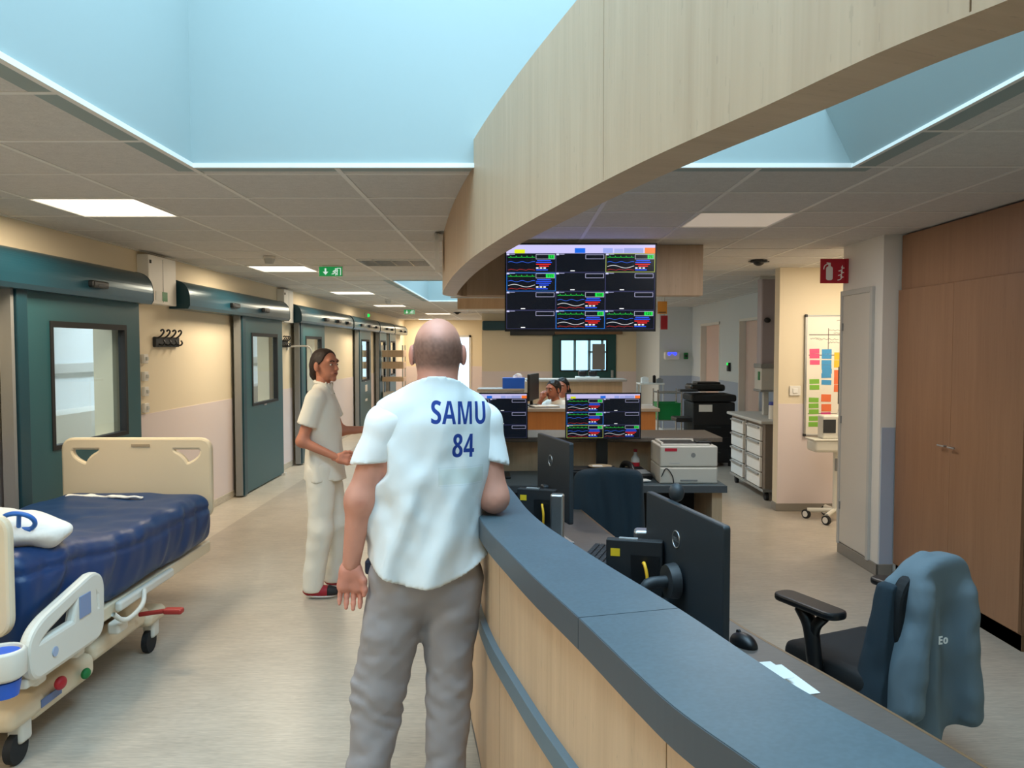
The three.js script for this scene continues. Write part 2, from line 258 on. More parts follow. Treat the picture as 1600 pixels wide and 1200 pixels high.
{
  const w = struct('wall_column', 'pale column with a grey service panel beside the wooden cupboard', 'wall');
  part('plaster', bx(2.695, 4.3, 0, 2.6, 5.835, 6.54), mat.white, w);
  part('protection_band', bx(2.705, 2.8, 0.08, 1.1, 5.829, 5.835), mat.blueBand, w);
  part('skirting', [bx(2.683, 2.695, 0, 0.09, 5.82, 6.54, 0.004), bx(2.683, 2.8, 0, 0.09, 5.82, 5.835, 0.004)], mat.base, w);
  const p = part('service_panel', bx(2.68, 2.695, 0.1, 2.1, 6.0, 6.5, 0.003), mat.doorGrey, w);
  part('panel_frame', [bx(2.672, 2.695, 0.08, 2.14, 5.96, 6.0, 0.003), bx(2.672, 2.695, 0.08, 2.14, 6.5, 6.535, 0.003), bx(2.672, 2.695, 2.1, 2.14, 6.0, 6.5, 0.003)], mat.lightGrey, w);
  for (const y of [0.4, 1.1, 1.85]) part('hinge', cyl(0.007, 0.007, 0.06, 2.676, y, -6.49, 8), mat.grey, p);
}
{
  const put = (n, l, g) => part('plaster', g, mat.cream, struct(n, l, 'wall'));
  put('wall_near_right', 'plain cream wall on the near right', bx(XR, XR + 0.15, 0, 2.6, BACK, 3.02)); put('wall_back', 'plain cream wall behind the viewpoint', bx(XL - 0.15, XR + 0.15, 0, 2.6, BACK - 0.15, BACK)); put('wall_recess', 'plain wall behind the wooden cupboards', bx(3.42, 3.57, 0, 2.6, 3.02, 5.83));
}
{ // ward rooms behind the corridor doors
  const w = struct('wall_ward', 'white patient rooms behind the teal sliding doors', 'wall');
  part('plaster', [bx(-5.5, -5.35, 0, 2.6, 2.5, END), bx(-5.5, XL, 0, 2.6, 2.4, 2.5), bx(-5.5, XL, 0, 2.6, END, END + 0.15)], mat.coolWall, w);
  part('ceiling_slab', bx(-5.5, XL - 0.15, 2.5, 2.6, 2.4, END), mat.white, w);
  part('bed_head_rail', bx(-5.35, -5.28, 1.38, 1.5, 7, 22, 0.01), mat.lightGrey, w);
  part('low_cabinet', [bx(-5.35, -4.9, 0, 0.95, 8.2, 11.2), bx(-5.35, -4.9, 0, 0.95, 14, 20)], mat.white, w);
  for (const D of [5.8, 10.2, 17.5]) { part('added_room_lamp', bx(-4.6, -4.0, 2.475, 2.5, D - 0.6, D + 0.6, 0.004), mat.lampGlow, w); areaLight('added_room_lamp_light', new THREE.Color().setRGB(0.82, 0.93, 1), 9, 0.58, 1.18, -4.3, 2.46, D); }  // unseen lamps added to light the rooms behind the door windows
}

/* ---- ceiling: slab with two roof-light wells, metal grid, mineral tiles, lamps */
const SK = [{ x0: -1.45, x1: 1.54, d0: 0.05, d1: 3.655 }, { x0: -1.46, x1: 1.1, d0: 9.813, d1: 14.013 }];
const panels = [[-2.66, -2.06, 4.413, 1], [-2.66, -2.06, 8.013, 1], [-2.66, -2.06, 11.613, 1], [-2.66, -2.06, 15.213, 1], [-2.06, -1.46, 18.813, 1], [-2.66, -2.06, 22.413, 1], [-2.66, -2.06, 0.813, 1]];
{
  const c = struct('ceiling', 'grey mineral tile ceiling on a white metal grid', 'ceiling');
  const e = 0.1, x0 = SK[0].x0 - e, x1 = SK[0].x1 + e, H = (...q) => bx(q[0], q[1], 2.53, 2.62, q[2], q[3]);
  const slab = [H(XL - 0.15, x0, BACK - 0.15, END + 0.15), H(x1, 4.4, BACK - 0.15, 19.15), H(0.1, 4.4, 19.15, 22), H(x0, x1, BACK - 0.15, SK[0].d0 - e), H(x0, x1, SK[0].d1 + e, SK[1].d0 - e), H(x0, 0.1, SK[1].d1 + e, END + 0.15), H(0.1, x1, SK[1].d1 + e, 19.15), H(SK[1].x1 + e, x1, SK[1].d0 - e, SK[1].d1 + e)];
  part('slab', slab, mat.white, c);
  part('plain_ceiling', [bx(XL, SK[0].x0, 2.5, 2.53, BACK, 0.8), bx(SK[0].x1, XR, 2.5, 2.53, BACK, 1.8), bx(SK[0].x0, SK[0].x1, 2.5, 2.53, BACK, SK[0].d0)], mat.white, c);
  const left = [XL, -2.66, -2.06, -1.46, -0.8, -0.15], right = [-0.15, 0.52, 1.13, 1.73, 2.33, 2.93, 3.53, 4.2];
  const cache = new Map(), far = [], variants = [mat.tile, mat.tile.clone(), mat.tile.clone()]; variants[1].color.set('#d8d4ce'); variants[2].color.set('#dfdbd5');
  const hole = (x0, x1, a, b) => SK.some((s) => x1 > s.x0 + 0.02 && x0 < s.x1 - 0.02 && b > s.d0 + 0.02 && a < s.d1 - 0.02);
  const lamp = (x0, a) => panels.some((p) => Math.abs(p[0] - x0) < 0.02 && Math.abs(p[2] - a) < 0.02) || (Math.abs(x0 - 1.13) < 0.01 && Math.abs(a - 4.863) < 0.01) || (Math.abs(x0 + 1.46) < 0.01 && Math.abs(a - 7.413) < 0.01);
  const tileAt = (x0, x1, a, b) => {
    const w = x1 - x0, l = b - a; if (w < 0.03 || l < 0.03) return;
    if (b > 13) { far.push(bx(x0 + 0.008, x1 - 0.008, 2.502, 2.516, a + 0.008, b - 0.008)); return; }
    const k = w.toFixed(3) + '_' + l.toFixed(3); if (!cache.has(k)) cache.set(k, lb(w - 0.016, 0.014, l - 0.016));
    const m = part('ceiling_tile', cache.get(k), variants[Math.floor(rnd() * 3)], c); m.position.set((x0 + x1) / 2, 2.509, -(a + b) / 2);
  };
  const zone = (lines, r0, dmin, dmax) => {
    const rows = []; for (let d = r0; d < dmax - 0.02; d += 0.6) if (d + 0.6 > dmin) rows.push(Math.max(d, dmin)); rows.push(dmax);
    for (let i = 0; i < lines.length - 1; i++) for (let j = 0; j < rows.length - 1; j++) {
      const [x0, x1, a, b] = [lines[i], lines[i + 1], rows[j], rows[j + 1]];
      if (lamp(x0, a)) continue;
      if (!hole(x0, x1, a, b)) { tileAt(x0, x1, a, b); continue; }
      for (const s of SK) { if (!(x1 > s.x0 + 0.02 && x0 < s.x1 - 0.02 && b > s.d0 + 0.02 && a < s.d1 - 0.02)) continue;
        if (x0 < s.x0 - 0.05) tileAt(x0, s.x0, a, b); if (x1 > s.x1 + 0.05) tileAt(s.x1, x1, a, b); if (b > s.d1 + 0.05) tileAt(Math.max(x0, s.x0), Math.min(x1, s.x1), s.d1, b); if (a < s.d0 - 0.05) tileAt(Math.max(x0, s.x0), Math.min(x1, s.x1), a, s.d0); }
    }
    const cut = (x) => { const seg = [[dmin, dmax]]; for (const s of SK) if (x > s.x0 - 0.005 && x < s.x1 + 0.005) { const q = []; for (const [a, b] of seg) { if (s.d0 > a) q.push([a, Math.min(b, s.d0)]); if (s.d1 < b) q.push([Math.max(a, s.d1), b]); } seg.splice(0, seg.length, ...q.filter(([a, b]) => b - a > 0.02)); } return seg; };
    for (const x of lines.slice(0, -1)) for (const [a, b] of cut(x)) part('grid_rail', bx(x - 0.012, x + 0.012, 2.499, 2.512, a, b), mat.rail, c);
    for (const d of rows.slice(0, -1)) { let seg = [[lines[0], lines.at(-1)]]; for (const s of SK) if (d > s.d0 - 0.005 && d < s.d1 + 0.005) seg = seg.flatMap(([a, b]) => [[a, Math.min(b, s.x0)], [Math.max(a, s.x1), b]]).filter(([a, b]) => b - a > 0.05);
      for (const [a, b] of seg) part('grid_rail', bx(a, b, 2.4985, 2.512, d - 0.012, d + 0.012), mat.rail, c); }
  };
  zone(left, 0.813, 0.8, END); zone(right, 1.863, 1.8, 19);
  const fm = part('far_ceiling_tiles', far, mat.tile, c); fm.userData.kind = 'stuff';
  part('wall_angle', [bx(XL, XL + 0.025, 2.495, 2.51, 0.8, END), bx(XL, -0.72, 2.495, 2.51, END - 0.025, END)], mat.rail, c);
}
SK.forEach((s, i) => {
  const w = struct('trim_' + (i + 1), i ? 'distant pale blue roof-light well above the corridor' : 'large pale blue roof-light well above the curved counter', 'roof light'), T = 4.3, t = 0.1;
  part('shaft_side', bx(s.x0 - t, s.x0, 2.5, T + 0.02, s.d0 - t, s.d1 + t), mat.shaft, w);
  part('shaft_end', [bx(s.x0, s.x1 + t, 2.5, T + 0.02, s.d1, s.d1 + t), bx(s.x0, s.x1 + t, 2.5, T + 0.02, s.d0 - t, s.d0)], mat.shaft, w);
  const sh = new THREE.Shape([[s.x1, 2.5], [s.x1 - 0.13, 2.76], [s.x1 - 0.13, T], [s.x1 + t, T], [s.x1 + t, 2.5]].map((p) => new THREE.Vector2(...p)));
  part('sloped_side', uvBox(new THREE.ExtrudeGeometry(sh, { depth: s.d1 - s.d0, bevelEnabled: false }).translate(0, 0, -s.d1)), mat.shaft, w);
  part('edge_trim', [bx(s.x0 - 0.004, s.x0 + 0.016, 2.492, 2.512, s.d0, s.d1), bx(s.x0 - 0.004, s.x1, 2.492, 2.512, s.d1 - 0.016, s.d1 + 0.004), bx(s.x1 - 0.012, s.x1 + 0.006, 2.492, 2.506, s.d0, s.d1)], mat.white, w);
  part('roof_pane', bx(s.x0, s.x1 - 0.13, T - 0.005, T, s.d0, s.d1), mat.pane, w);
  part('pane_frame', [bx(s.x0 - t, s.x1 + t, T, T + 0.06, s.d0 - t, s.d0), bx(s.x0 - t, s.x1 + t, T, T + 0.06, s.d1, s.d1 + t), bx(s.x0 - t, s.x0, T, T + 0.06, s.d0, s.d1), bx(s.x1 - 0.13, s.x1 + t, T, T + 0.06, s.d0, s.d1)], mat.white, w);
});
// recessed light panels
const panelWords = ['first lit ceiling panel above the hospital bed', 'second lit ceiling panel, beside the green exit sign', 'third lit ceiling panel along the corridor doors', 'fourth lit ceiling panel down the corridor', 'lit ceiling panel set inward near the corridor end', 'last lit ceiling panel before the corridor end wall', 'lit ceiling panel above the near corridor'];
panels.forEach(([x0, x1, a], i) => {
  const t = thing('ceiling_light', panelWords[i], 'ceiling light', (x0 + x1) / 2, 2.5, a + 0.3);
  part('frame', [lb(0.6, 0.02, 0.014, 0, 0.004, -0.293), lb(0.6, 0.02, 0.014, 0, 0.004, 0.293), lb(0.014, 0.02, 0.572, -0.293, 0.004, 0), lb(0.014, 0.02, 0.572, 0.293, 0.004, 0)], mat.white, t);
  part('diffuser', lb(0.572, 0.006, 0.572, 0, 0.003, 0), mat.lampGlow, t);
  areaLight('ceiling_light_glow', WARM, PANEL_POWER, 0.57, 0.57, (x0 + x1) / 2, 2.49, a + 0.3);
});
{
  const dim = (x, D, label, power, glow, color) => {
    const t = thing('ceiling_light', label, 'ceiling light', x, 2.5, D);
    part('frame', [lb(0.6, 0.02, 0.014, 0, 0.004, -0.293), lb(0.6, 0.02, 0.014, 0, 0.004, 0.293), lb(0.014, 0.02, 0.572, -0.293, 0.004, 0), lb(0.014, 0.02, 0.572, 0.293, 0.004, 0)], mat.white, t);
    part('diffuser', lb(0.572, 0.006, 0.572, 0, 0.003, 0), glow, t);
    areaLight('ceiling_light_glow', color, power, 0.57, 0.57, x, 2.49, D);
  };
  dim(1.43, 5.163, 'dimmed beige ceiling panel above the printer desk', 8, mat.lampDim, new THREE.Color().setRGB(0.98, 0.96, 0.95));
  dim(3.3, 7.2, 'lit ceiling panel in the alcove in front of the whiteboard', 11.5, mat.lampGlow, new THREE.Color().setRGB(1, 0.86, 0.67));
  dim(0.825, 8.763, 'added unseen ceiling panel lighting the second nurse station', 9, mat.lampGlow, new THREE.Color().setRGB(1, 0.88, 0.72));  // extra panel hidden by the large screen, added to light the station
  dim(0.825, 16.0, 'added unseen ceiling panel lighting the far teal door', 12, mat.lampGlow, new THREE.Color().setRGB(1, 0.88, 0.72));  // unseen extra lamp, added to brighten the far wall
}
{ // unlit louvre luminaire
  const lm = M('#f2f4f5', 0.14, { metalness: 0.9 }); const t = thing('louvre_luminaire', 'unlit recessed ceiling fitting with shiny aluminium louvres', 'ceiling light', -1.13, 2.5, 7.713);
  part('tray', [lb(0.66, 0.012, 0.6, 0, 0.1, 0), lb(0.012, 0.1, 0.6, -0.324, 0.05, 0), lb(0.012, 0.1, 0.6, 0.324, 0.05, 0), lb(0.66, 0.1, 0.012, 0, 0.05, -0.294), lb(0.66, 0.1, 0.012, 0, 0.05, 0.294)], mat.alu, t);
  for (let i = 1; i < 4; i++) part('reflector', lb(0.01, 0.06, 0.57, -0.33 + i * 0.165, 0.022, 0), lm, t);
  for (let i = 1; i < 9; i++) part('louvre_blade', lb(0.63, 0.05, 0.005, 0, 0.015, -0.3 + i * 0.0667), lm, t);
  for (let i = 0; i < 4; i++) part('fluorescent_tube', rod([-0.245 + i * 0.165, 0.075, -0.28], [-0.245 + i * 0.165, 0.075, 0.28], 0.013), mat.white, t);
}
function canvasMat(w, h, draw, o = {}) {
  const c = document.createElement('canvas'); c.width = w; c.height = h; draw(c.getContext('2d'), w, h);
  const t = new THREE.CanvasTexture(c); t.colorSpace = THREE.SRGBColorSpace; t.anisotropy = 4;
  return o.emit ? new THREE.MeshStandardMaterial({ color: '#05070a', roughness: 0.25, emissive: '#ffffff', emissiveMap: t, emissiveIntensity: o.emit }) : new THREE.MeshStandardMaterial({ map: t, roughness: o.rough ?? 0.6 });
}
const face = (w, h, x = 0, y = 0, z = 0) => new THREE.PlaneGeometry(w, h).translate(x, y, z);
{ // exit signs
  const m = canvasMat(256, 112, (g, w, h) => {
    g.fillStyle = '#12934a'; g.fillRect(0, 0, w, h); g.fillStyle = '#f2fff4';
    g.fillRect(62, 18, 18, 46); g.beginPath(); g.moveTo(40, 58); g.lineTo(71, 96); g.lineTo(102, 58); g.fill();
    g.fillRect(196, 14, 8, 84); g.fillRect(196, 14, 44, 8); g.fillRect(232, 14, 8, 84);
    g.beginPath(); g.arc(184, 26, 9, 0, 7); g.fill(); g.lineWidth = 10; g.lineCap = 'round'; g.strokeStyle = '#f2fff4';
    for (const l of [[180, 40, 172, 66], [172, 66, 188, 80, 182, 98], [172, 66, 160, 82, 142, 84], [178, 44, 194, 52, 204, 44], [176, 44, 160, 50, 154, 62]]) { g.beginPath(); g.moveTo(l[0], l[1]); for (let i = 2; i < l.length; i += 2) g.lineTo(l[i], l[i + 1]); g.stroke(); }
    g.fillStyle = '#12934a'; g.fillRect(128, 0, 4, h);
  }, { emit: 0.4 });
  for (const [x, D, s, label] of [[-1.8, 8.0, 1, 'green ceiling exit sign with arrow and running figure'], [-2.16, 16.9, 1, 'small distant green exit sign near the corridor end']]) {
    const t = thing('exit_sign', label, 'exit sign', x, 2.39, D);
    part('housing', [lb(0.24, 0.1, 0.03, 0, 0.05, 0, 0.006), lb(0.16, 0.012, 0.05, 0, 0.104, 0)], mat.white, t);
    part('pictogram', face(0.232, 0.094, 0, 0.05, 0.0156), m, t);
  }
}
for (const [x, D, label] of [[-2.17, 7.2, 'white smoke detector on ceiling beside second light panel'], [-2.1, 13.6, 'distant smoke detector before the fourth corridor light']]) {
  const t = thing('smoke_detector', label, 'smoke detector', x, 2.432, D);
  part('base', cyl(0.055, 0.055, 0.02, 0, 0.057, 0), mat.white, t); part('cap', cyl(0.052, 0.036, 0.045, 0, 0.024, 0), mat.lightGrey, t);
}
for (const [x, D, label] of [[2.3, 7.5, 'black flat ceiling speaker dome near the fire sign'], [-1.25, 18.3, 'small black ceiling dome far down the corridor']]) {
  const t = thing('ceiling_dome', label, 'camera', x, 2.455, D);
  part('mount', cyl(0.075, 0.08, 0.02, 0, 0.035, 0), mat.blackP, t); part('dome', new THREE.SphereGeometry(0.05, 18, 10).scale(1, 0.7, 1).translate(0, 0.025, 0), mat.blackP, t); part('arm', lb(0.19, 0.006, 0.03, 0, 0.03, 0), mat.blackMatte, t);
}
{ // round white speaker on the canopy edge
  const t = thing('wall_clock', 'round white disc fixed to the side of the wooden canopy', 'clock', -0.535, 2.36, 5.75, PI / 2 * -1 + 0.1);
  part('rim', new THREE.CylinderGeometry(0.14, 0.14, 0.03, 30).rotateX(PI / 2), mat.white, t); part('dial', new THREE.CircleGeometry(0.125, 30).translate(0, 0, 0.0156), mat.paper, t);
}

/* ------------------------------------------------------------------ corridor doors with their rounded track covers */
const doorWords = ['nearest teal sliding door with a large window behind the bed', 'second teal sliding door with a narrow-looking window beyond the coat hooks', 'third teal sliding door behind the nurse', 'fourth grey-teal sliding door with two white plates', 'fifth teal sliding door near the corridor end', 'last teal sliding door at the corridor end'];
leftDoors.forEach(([a, l], i) => {
  const w = struct('door_' + (i + 1), doorWords[i], 'door'), b = a + l, X = -3.04, w0 = a + l * 0.225, w1 = a + l * 0.86;
  part('door_leaf', [bx(X - 0.05, X, 0.02, 1.0, a, b), bx(X - 0.05, X, 1.86, 2.1, a, b), bx(X - 0.05, X, 1.0, 1.86, a, w0), bx(X - 0.05, X, 1.0, 1.86, w1, b)], mat.teal, w);
  part('door_edge', [bx(X - 0.05, X + 0.03, 0.02, 2.1, a - 0.02, a + 0.09, 0.006)], mat.tealDark, w);
  part('edge_strip', bx(X - 0.06, X + 0.012, 0.02, 2.1, a - 0.055, a - 0.024), mat.grey, w);
  const f = part('window_frame', [bx(X - 0.045, X + 0.008, 1.0, 1.03, w0, w1), bx(X - 0.045, X + 0.008, 1.82, 1.86, w0, w1), bx(X - 0.045, X + 0.008, 1.03, 1.82, w0, w0 + 0.035), bx(X - 0.045, X + 0.008, 1.03, 1.82, w1 - 0.035, w1)], mat.blackMatte, w);
  part('pane', bx(X - 0.03, X - 0.026, 1.03, 1.82, w0 + 0.03, w1 - 0.03), mat.pane, f);
  part('pull_handle', bx(X, X + 0.006, 0.98, 1.02, a + l * 0.5, a + l * 0.56, 0.002), mat.alu, w);
  part('floor_stop', cyl(0.02, 0.02, 0.03, X + 0.03, 0.015, -(b - 0.05), 12), mat.white, w);
  if (i === 3) for (const [y, h] of [[0.78, 0.14], [0.58, 0.05]]) part('white_plate', bx(X, X + 0.006, y, y + h, a + l * 0.5, a + l * 0.66, 0.002), mat.white, w);
});
const covers = [[3.1, 6.6], [7.35, 10.65], [11.25, 14.9], [15.0, 17.9], [18.0, 20.2], [20.3, 22.6]];
const coverWords = ['long rounded teal door track cover above the nearest sliding door', 'rounded teal track cover above the second sliding door', 'rounded track cover above the third sliding door', 'rounded track cover with sensors above the fourth sliding door', 'short track cover above the fifth sliding door', 'far track cover above the last sliding door'];
covers.forEach(([a, b], i) => {
  const t = thing('door_track_cover', coverWords[i], 'door track', XL + 0.013, 2.04, b), s = new THREE.Shape();
  s.moveTo(0, 0); s.lineTo(0.17, 0); s.lineTo(0.19, 0.03); s.lineTo(0.19, 0.09); s.quadraticCurveTo(0.185, 0.245, 0.05, 0.262); s.lineTo(0, 0.262); s.lineTo(0, 0);
  part('cover', new THREE.ExtrudeGeometry(s, { depth: b - a, bevelEnabled: false, curveSegments: 14 }), mat.header, t);
  for (const z of [b - a, -0.006]) part('end_cap', new THREE.ExtrudeGeometry(s, { depth: 0.006, bevelEnabled: false, curveSegments: 14 }).scale(1.01, 1.01, 1).translate(0, 0, z), mat.tealDark, t);
  const ss = i < 2 ? [0.6 + (i ? 0.5 : 0.3), ...(i ? [2.15] : [])] : [0.5, 1.3, 2.2].filter((d) => d < b - a - 0.2);
  for (const d of ss) { const q = part('motion_sensor', lb(0.05, 0.05, 0.22, 0.205, 0.09, d, 0.015), mat.blackP, t); part('sensor_lens', lb(0.01, 0.02, 0.1, 0.228, 0.082, d, 0.004), mat.darkGrey, q); }
});
{ // far teal door
  const w = struct('door_7', 'wide teal door with a bright window in the far cream wall', 'door'), D = 18.94;
  part('door_leaf', [bx(0.956, 2.458, 0, 1.14, D, D + 0.05), bx(0.956, 2.458, 1.88, 2.06, D, D + 0.05), bx(0.956, 1.15, 1.14, 1.88, D, D + 0.05), bx(2.24, 2.458, 1.14, 1.88, D, D + 0.05)], mat.tealDeep ??= M('#0f4a4c', 0.45), w);
  const f = part('window_frame', [bx(1.13, 2.26, 1.13, 1.16, D - 0.01, D + 0.05), bx(1.13, 2.26, 1.86, 1.89, D - 0.01, D + 0.05), bx(1.13, 1.165, 1.16, 1.86, D - 0.01, D + 0.05), bx(2.225, 2.26, 1.16, 1.86, D - 0.01, D + 0.05)], mat.blackMatte, w);
  part('pane', bx(1.16, 2.23, 1.16, 1.86, D + 0.02, D + 0.024), mat.pane, f);
  part('notice_sheet', bx(1.9, 2.2, 1.17, 1.78, D + 0.01, D + 0.013), M('#8d8f92', 0.8), w);
  part('pull_handle', bx(2.34, 2.4, 0.98, 1.16, D - 0.02, D, 0.006), mat.alu, w);
  const t = thing('door_track_cover', 'teal track cover above the wide far door', 'door track', -0.7, 2.1, 18.9);
  part('cover', lb(3.6, 0.22, 0.12, 1.8, 0.11, 0, 0.03), mat.tealDark, t); part('lower_track', lb(1.6, 0.09, 0.06, 2.5, -0.05, 0.03, 0.01), mat.oakDark, t); part('sensor_bar', lb(1.05, 0.12, 0.1, 1.18, -0.06, 0.02, 0.01), mat.blackP, t);
}

/* ------------------------------------------------------------------ curved canopy and reception counter */
const planCurve = (pts) => { const c = new THREE.CatmullRomCurve3(pts.map(([x, d]) => V(x, 0, -d)), false, 'centripetal'); c.arcLengthDivisions = 600; return c; };
// solid band between two plan polylines a and b (arrays of [x, D]), from y0 to y1; uv along the length in metres
function band(a, b, y0, y1) {
  const n = a.length, pos = [], uv = []; let s = 0; const S = [0]; for (let i = 1; i < n; i++) S.push(s += Math.hypot(a[i][0] - a[i - 1][0], a[i][1] - a[i - 1][1]));
  const P = (q, y) => [q[0], y, -q[1]];
  const quad = (p, q, r, t, u) => { for (const [k, v] of [[p, u[0]], [q, u[1]], [r, u[2]], [p, u[0]], [r, u[2]], [t, u[3]]]) { pos.push(...k); uv.push(...v); } };
  for (let i = 0; i < n - 1; i++) {
    const u0 = S[i], u1 = S[i + 1];
    quad(P(a[i], y0), P(a[i], y1), P(a[i + 1], y1), P(a[i + 1], y0), [[u0, y0], [u0, y1], [u1, y1], [u1, y0]]);
    quad(P(b[i + 1], y0), P(b[i + 1], y1), P(b[i], y1), P(b[i], y0), [[u1, y0], [u1, y1], [u0, y1], [u0, y0]]);
    quad(P(a[i], y1), P(b[i], y1), P(b[i + 1], y1), P(a[i + 1], y1), [[u0, 0], [u0, 0.2], [u1, 0.2], [u1, 0]]);
    quad(P(a[i + 1], y0), P(b[i + 1], y0), P(b[i], y0), P(a[i], y0), [[u1, 0], [u1, 0.2], [u0, 0.2], [u0, 0]]);
  }
  for (const [i, f] of [[0, 1], [n - 1, 0]]) { const q = [P(a[i], y0), P(b[i], y0), P(b[i], y1), P(a[i], y1)], u = [[0, y0], [0.2, y0], [0.2, y1], [0, y1]]; if (f) quad(q[0], q[1], q[2], q[3], u); else quad(q[3], q[2], q[1], q[0], [u[3], u[2], u[1], u[0]]); }
  const g = new THREE.BufferGeometry(); g.setAttribute('position', new THREE.Float32BufferAttribute(pos, 3)); g.setAttribute('uv', new THREE.Float32BufferAttribute(uv, 2)); g.computeVertexNormals(); return g;
}
function lines(curve, n, t0, t1, offs) {       // one polyline per offset (metres to the inside of the curve)
  return offs.map((o) => { const out = []; for (let i = 0; i <= n; i++) { const t = lerp(t0, t1, i / n), p = curve.getPointAt(t), v = curve.getTangentAt(t), w = typeof o === 'function' ? o(-p.z) : o; out.push([p.x + w * -v.z, -p.z - w * v.x]); } return out; });
}
const tAtD = (curve, D) => { let lo = 0, hi = 1; for (let i = 0; i < 40; i++) { const m = (lo + hi) / 2; if (-curve.getPointAt(m).z < D) lo = m; else hi = m; } return lo; };
const canopyCurve = planCurve([[1.25, 0.1], [0.92, 0.42], [0.7, 0.76], [0.589, 0.986], [0.52, 1.14], [0.438, 1.389], [0.288, 1.82], [0.136, 2.35], [0, 2.878], [-0.175, 3.665], [-0.32, 4.5], [-0.435, 5.33], [-0.52, 6.05], [-0.535, 6.3], [-0.47, 6.5], [-0.33, 6.56], [-0.1, 6.56]]);
{
  const c = thing('curved_canopy', 'curved oak veneer canopy band hanging above the reception counter', 'canopy');
  const cuts = [0, tAtD(canopyCurve, 1.02), tAtD(canopyCurve, 2.02), tAtD(canopyCurve, 3.66), tAtD(canopyCurve, 5.2), 1];
  for (let i = 0; i < 5; i++) {
    const top = i < 3 ? 2.62 : 2.5, e = 0.0002, [o, m, q] = lines(canopyCurve, 36, cuts[i] + (i ? e : 0), cuts[i + 1] - e, [0, 0.018, 0.11]);
    part('outer_panel', band(o, m, 2.1, top), mat.oakPale, c);
    part('inner_panel', band(m, q, 2.1, top), mat.oakPale, c);
  }
  for (let i = 0; i < 5; i++) { const [o, q] = lines(canopyCurve, 36, cuts[i], cuts[i + 1], [0.0, 0.11]); part('underside', band(o, q, 2.096, 2.1), mat.oakPale, c); }
  part('back_board', bx(-0.36, 1.52, 2.1, 2.5, 6.4, 6.56), mat.oakPale, c);
  part('light_trim', bx(-0.5, 0.05, 2.088, 2.096, 6.52, 6.57), mat.white, c);
}
{
  const c = thing('second_canopy', 'straight wooden canopy of the station further back, behind the large screen', 'canopy', 0, 0, 0);
  part('front_board', bx(-0.585, 1.3, 2.1, 2.5, 8.6, 8.66), mat.oakPale, c); part('side_board', bx(-0.585, -0.53, 2.1, 2.5, 8.66, 9.7), mat.oakPale, c); part('light_trim', bx(-0.585, 1.3, 2.085, 2.1, 8.6, 8.68), mat.white, c);
}
const counterCurve = planCurve([[0.95, 0.15], [0.62, 0.5], [0.44, 0.85], [0.341, 1.087], [0.267, 1.26], [0.227, 1.393], [0.146, 1.695], [0.057, 2.003], [-0.011, 2.266], [-0.078, 2.541], [-0.125, 2.8], [-0.17, 3.13], [-0.225, 3.5], [-0.33, 4.4], [-0.42, 5.2], [-0.465, 5.8], [-0.4, 6.28], [-0.2, 6.45]]);
const ctW = (D) => lerp(0.238, 0.185, sstep(1.5, 3.0, D));
const counter = thing('reception_counter', 'long curved oak reception counter with slate grey top', 'counter');
{
  const c = counter, tj = tAtD(counterCurve, 1.7), te = tAtD(counterCurve, 5.2), seg = [[0, tj - 0.0002], [tj + 0.0002, te]];
  for (const [a, b] of seg) {
    const [o, q] = lines(counterCurve, 60, a, b, [0, ctW]); part('worktop', band(o, q, 1.072, 1.1), mat.slate, c);
    const [o2, q2] = lines(counterCurve, 60, a, b, [-0.002, 0.012]); part('worktop_edge', band(o2, q2, 1.03, 1.0985), mat.slateEdge, c);
  }
  const cuts = [0, tAtD(counterCurve, 1.35), tAtD(counterCurve, 2.5), tAtD(counterCurve, 3.9), te];
  for (let i = 0; i < 4; i++) {
    const [o, q] = lines(counterCurve, 30, cuts[i] + 0.0003, cuts[i + 1] - 0.0003, [0.03, 0.05]);
    part('front_panel', band(o, q, 0.725, 1.072), mat.oak, c); part('front_panel', band(o, q, 0.1, 0.67), mat.oak, c);
  }
  const [a, b] = lines(counterCurve, 90, 0, te, [0.05, 0.075]); part('carcass', band(a, b, 0.02, 1.072), mat.darkGrey, c);
  const [r, s] = lines(counterCurve, 90, 0, te, [0.008, 0.06]); part('bumper_rail', band(r, s, 0.67, 0.725), mat.railBlue, c);
  const [k, l] = lines(counterCurve, 90, 0, te, [0.045, 0.06]); part('toe_kick', band(k, l, 0, 0.1), mat.slateEdge, c);
}
{ // desk behind the counter
  const t = thing('curved_desk', 'low grey-brown curved desk behind the reception counter', 'desk');
  const inner = planCurve([[1.5, 0.55], [1.25, 1.1], [1.12, 1.55], [0.997, 1.967], [0.912, 2.24], [0.777, 2.652], [0.635, 3.3], [0.513, 3.922], [0.379, 4.744], [0.33, 5.05]]);
  const n = 60, A = [], B = [];
  for (let i = 0; i <= n; i++) { const p = inner.getPointAt(i / n), D = -p.z, q = counterCurve.getPointAt(tAtD(counterCurve, D - 0.03)), v = counterCurve.getTangentAt(tAtD(counterCurve, D - 0.03)), w = 0.08; B.push([p.x, D]); A.push([q.x + w * -v.z, -q.z - w * v.x]); }
  part('desktop', band(A, B, 0.708, 0.74), mat.deskTop, t);
  const B2 = B.map(([x, d]) => [x - 0.004, d]); const edge = B.map(([x, d]) => [x + 0.006, d]); part('desk_edge', band(edge, B2, 0.702, 0.7405), mat.oakDark, t);
  for (const i of [6, 24, 44, 58]) part('support_panel', band([[A[i][0] + 0.02, A[i][1] - 0.012], [B[i][0] - 0.12, B[i][1] - 0.012]], [[A[i][0] + 0.02, A[i][1] + 0.012], [B[i][0] - 0.12, B[i][1] + 0.012]], 0, 0.708), mat.oakDark, t);
}
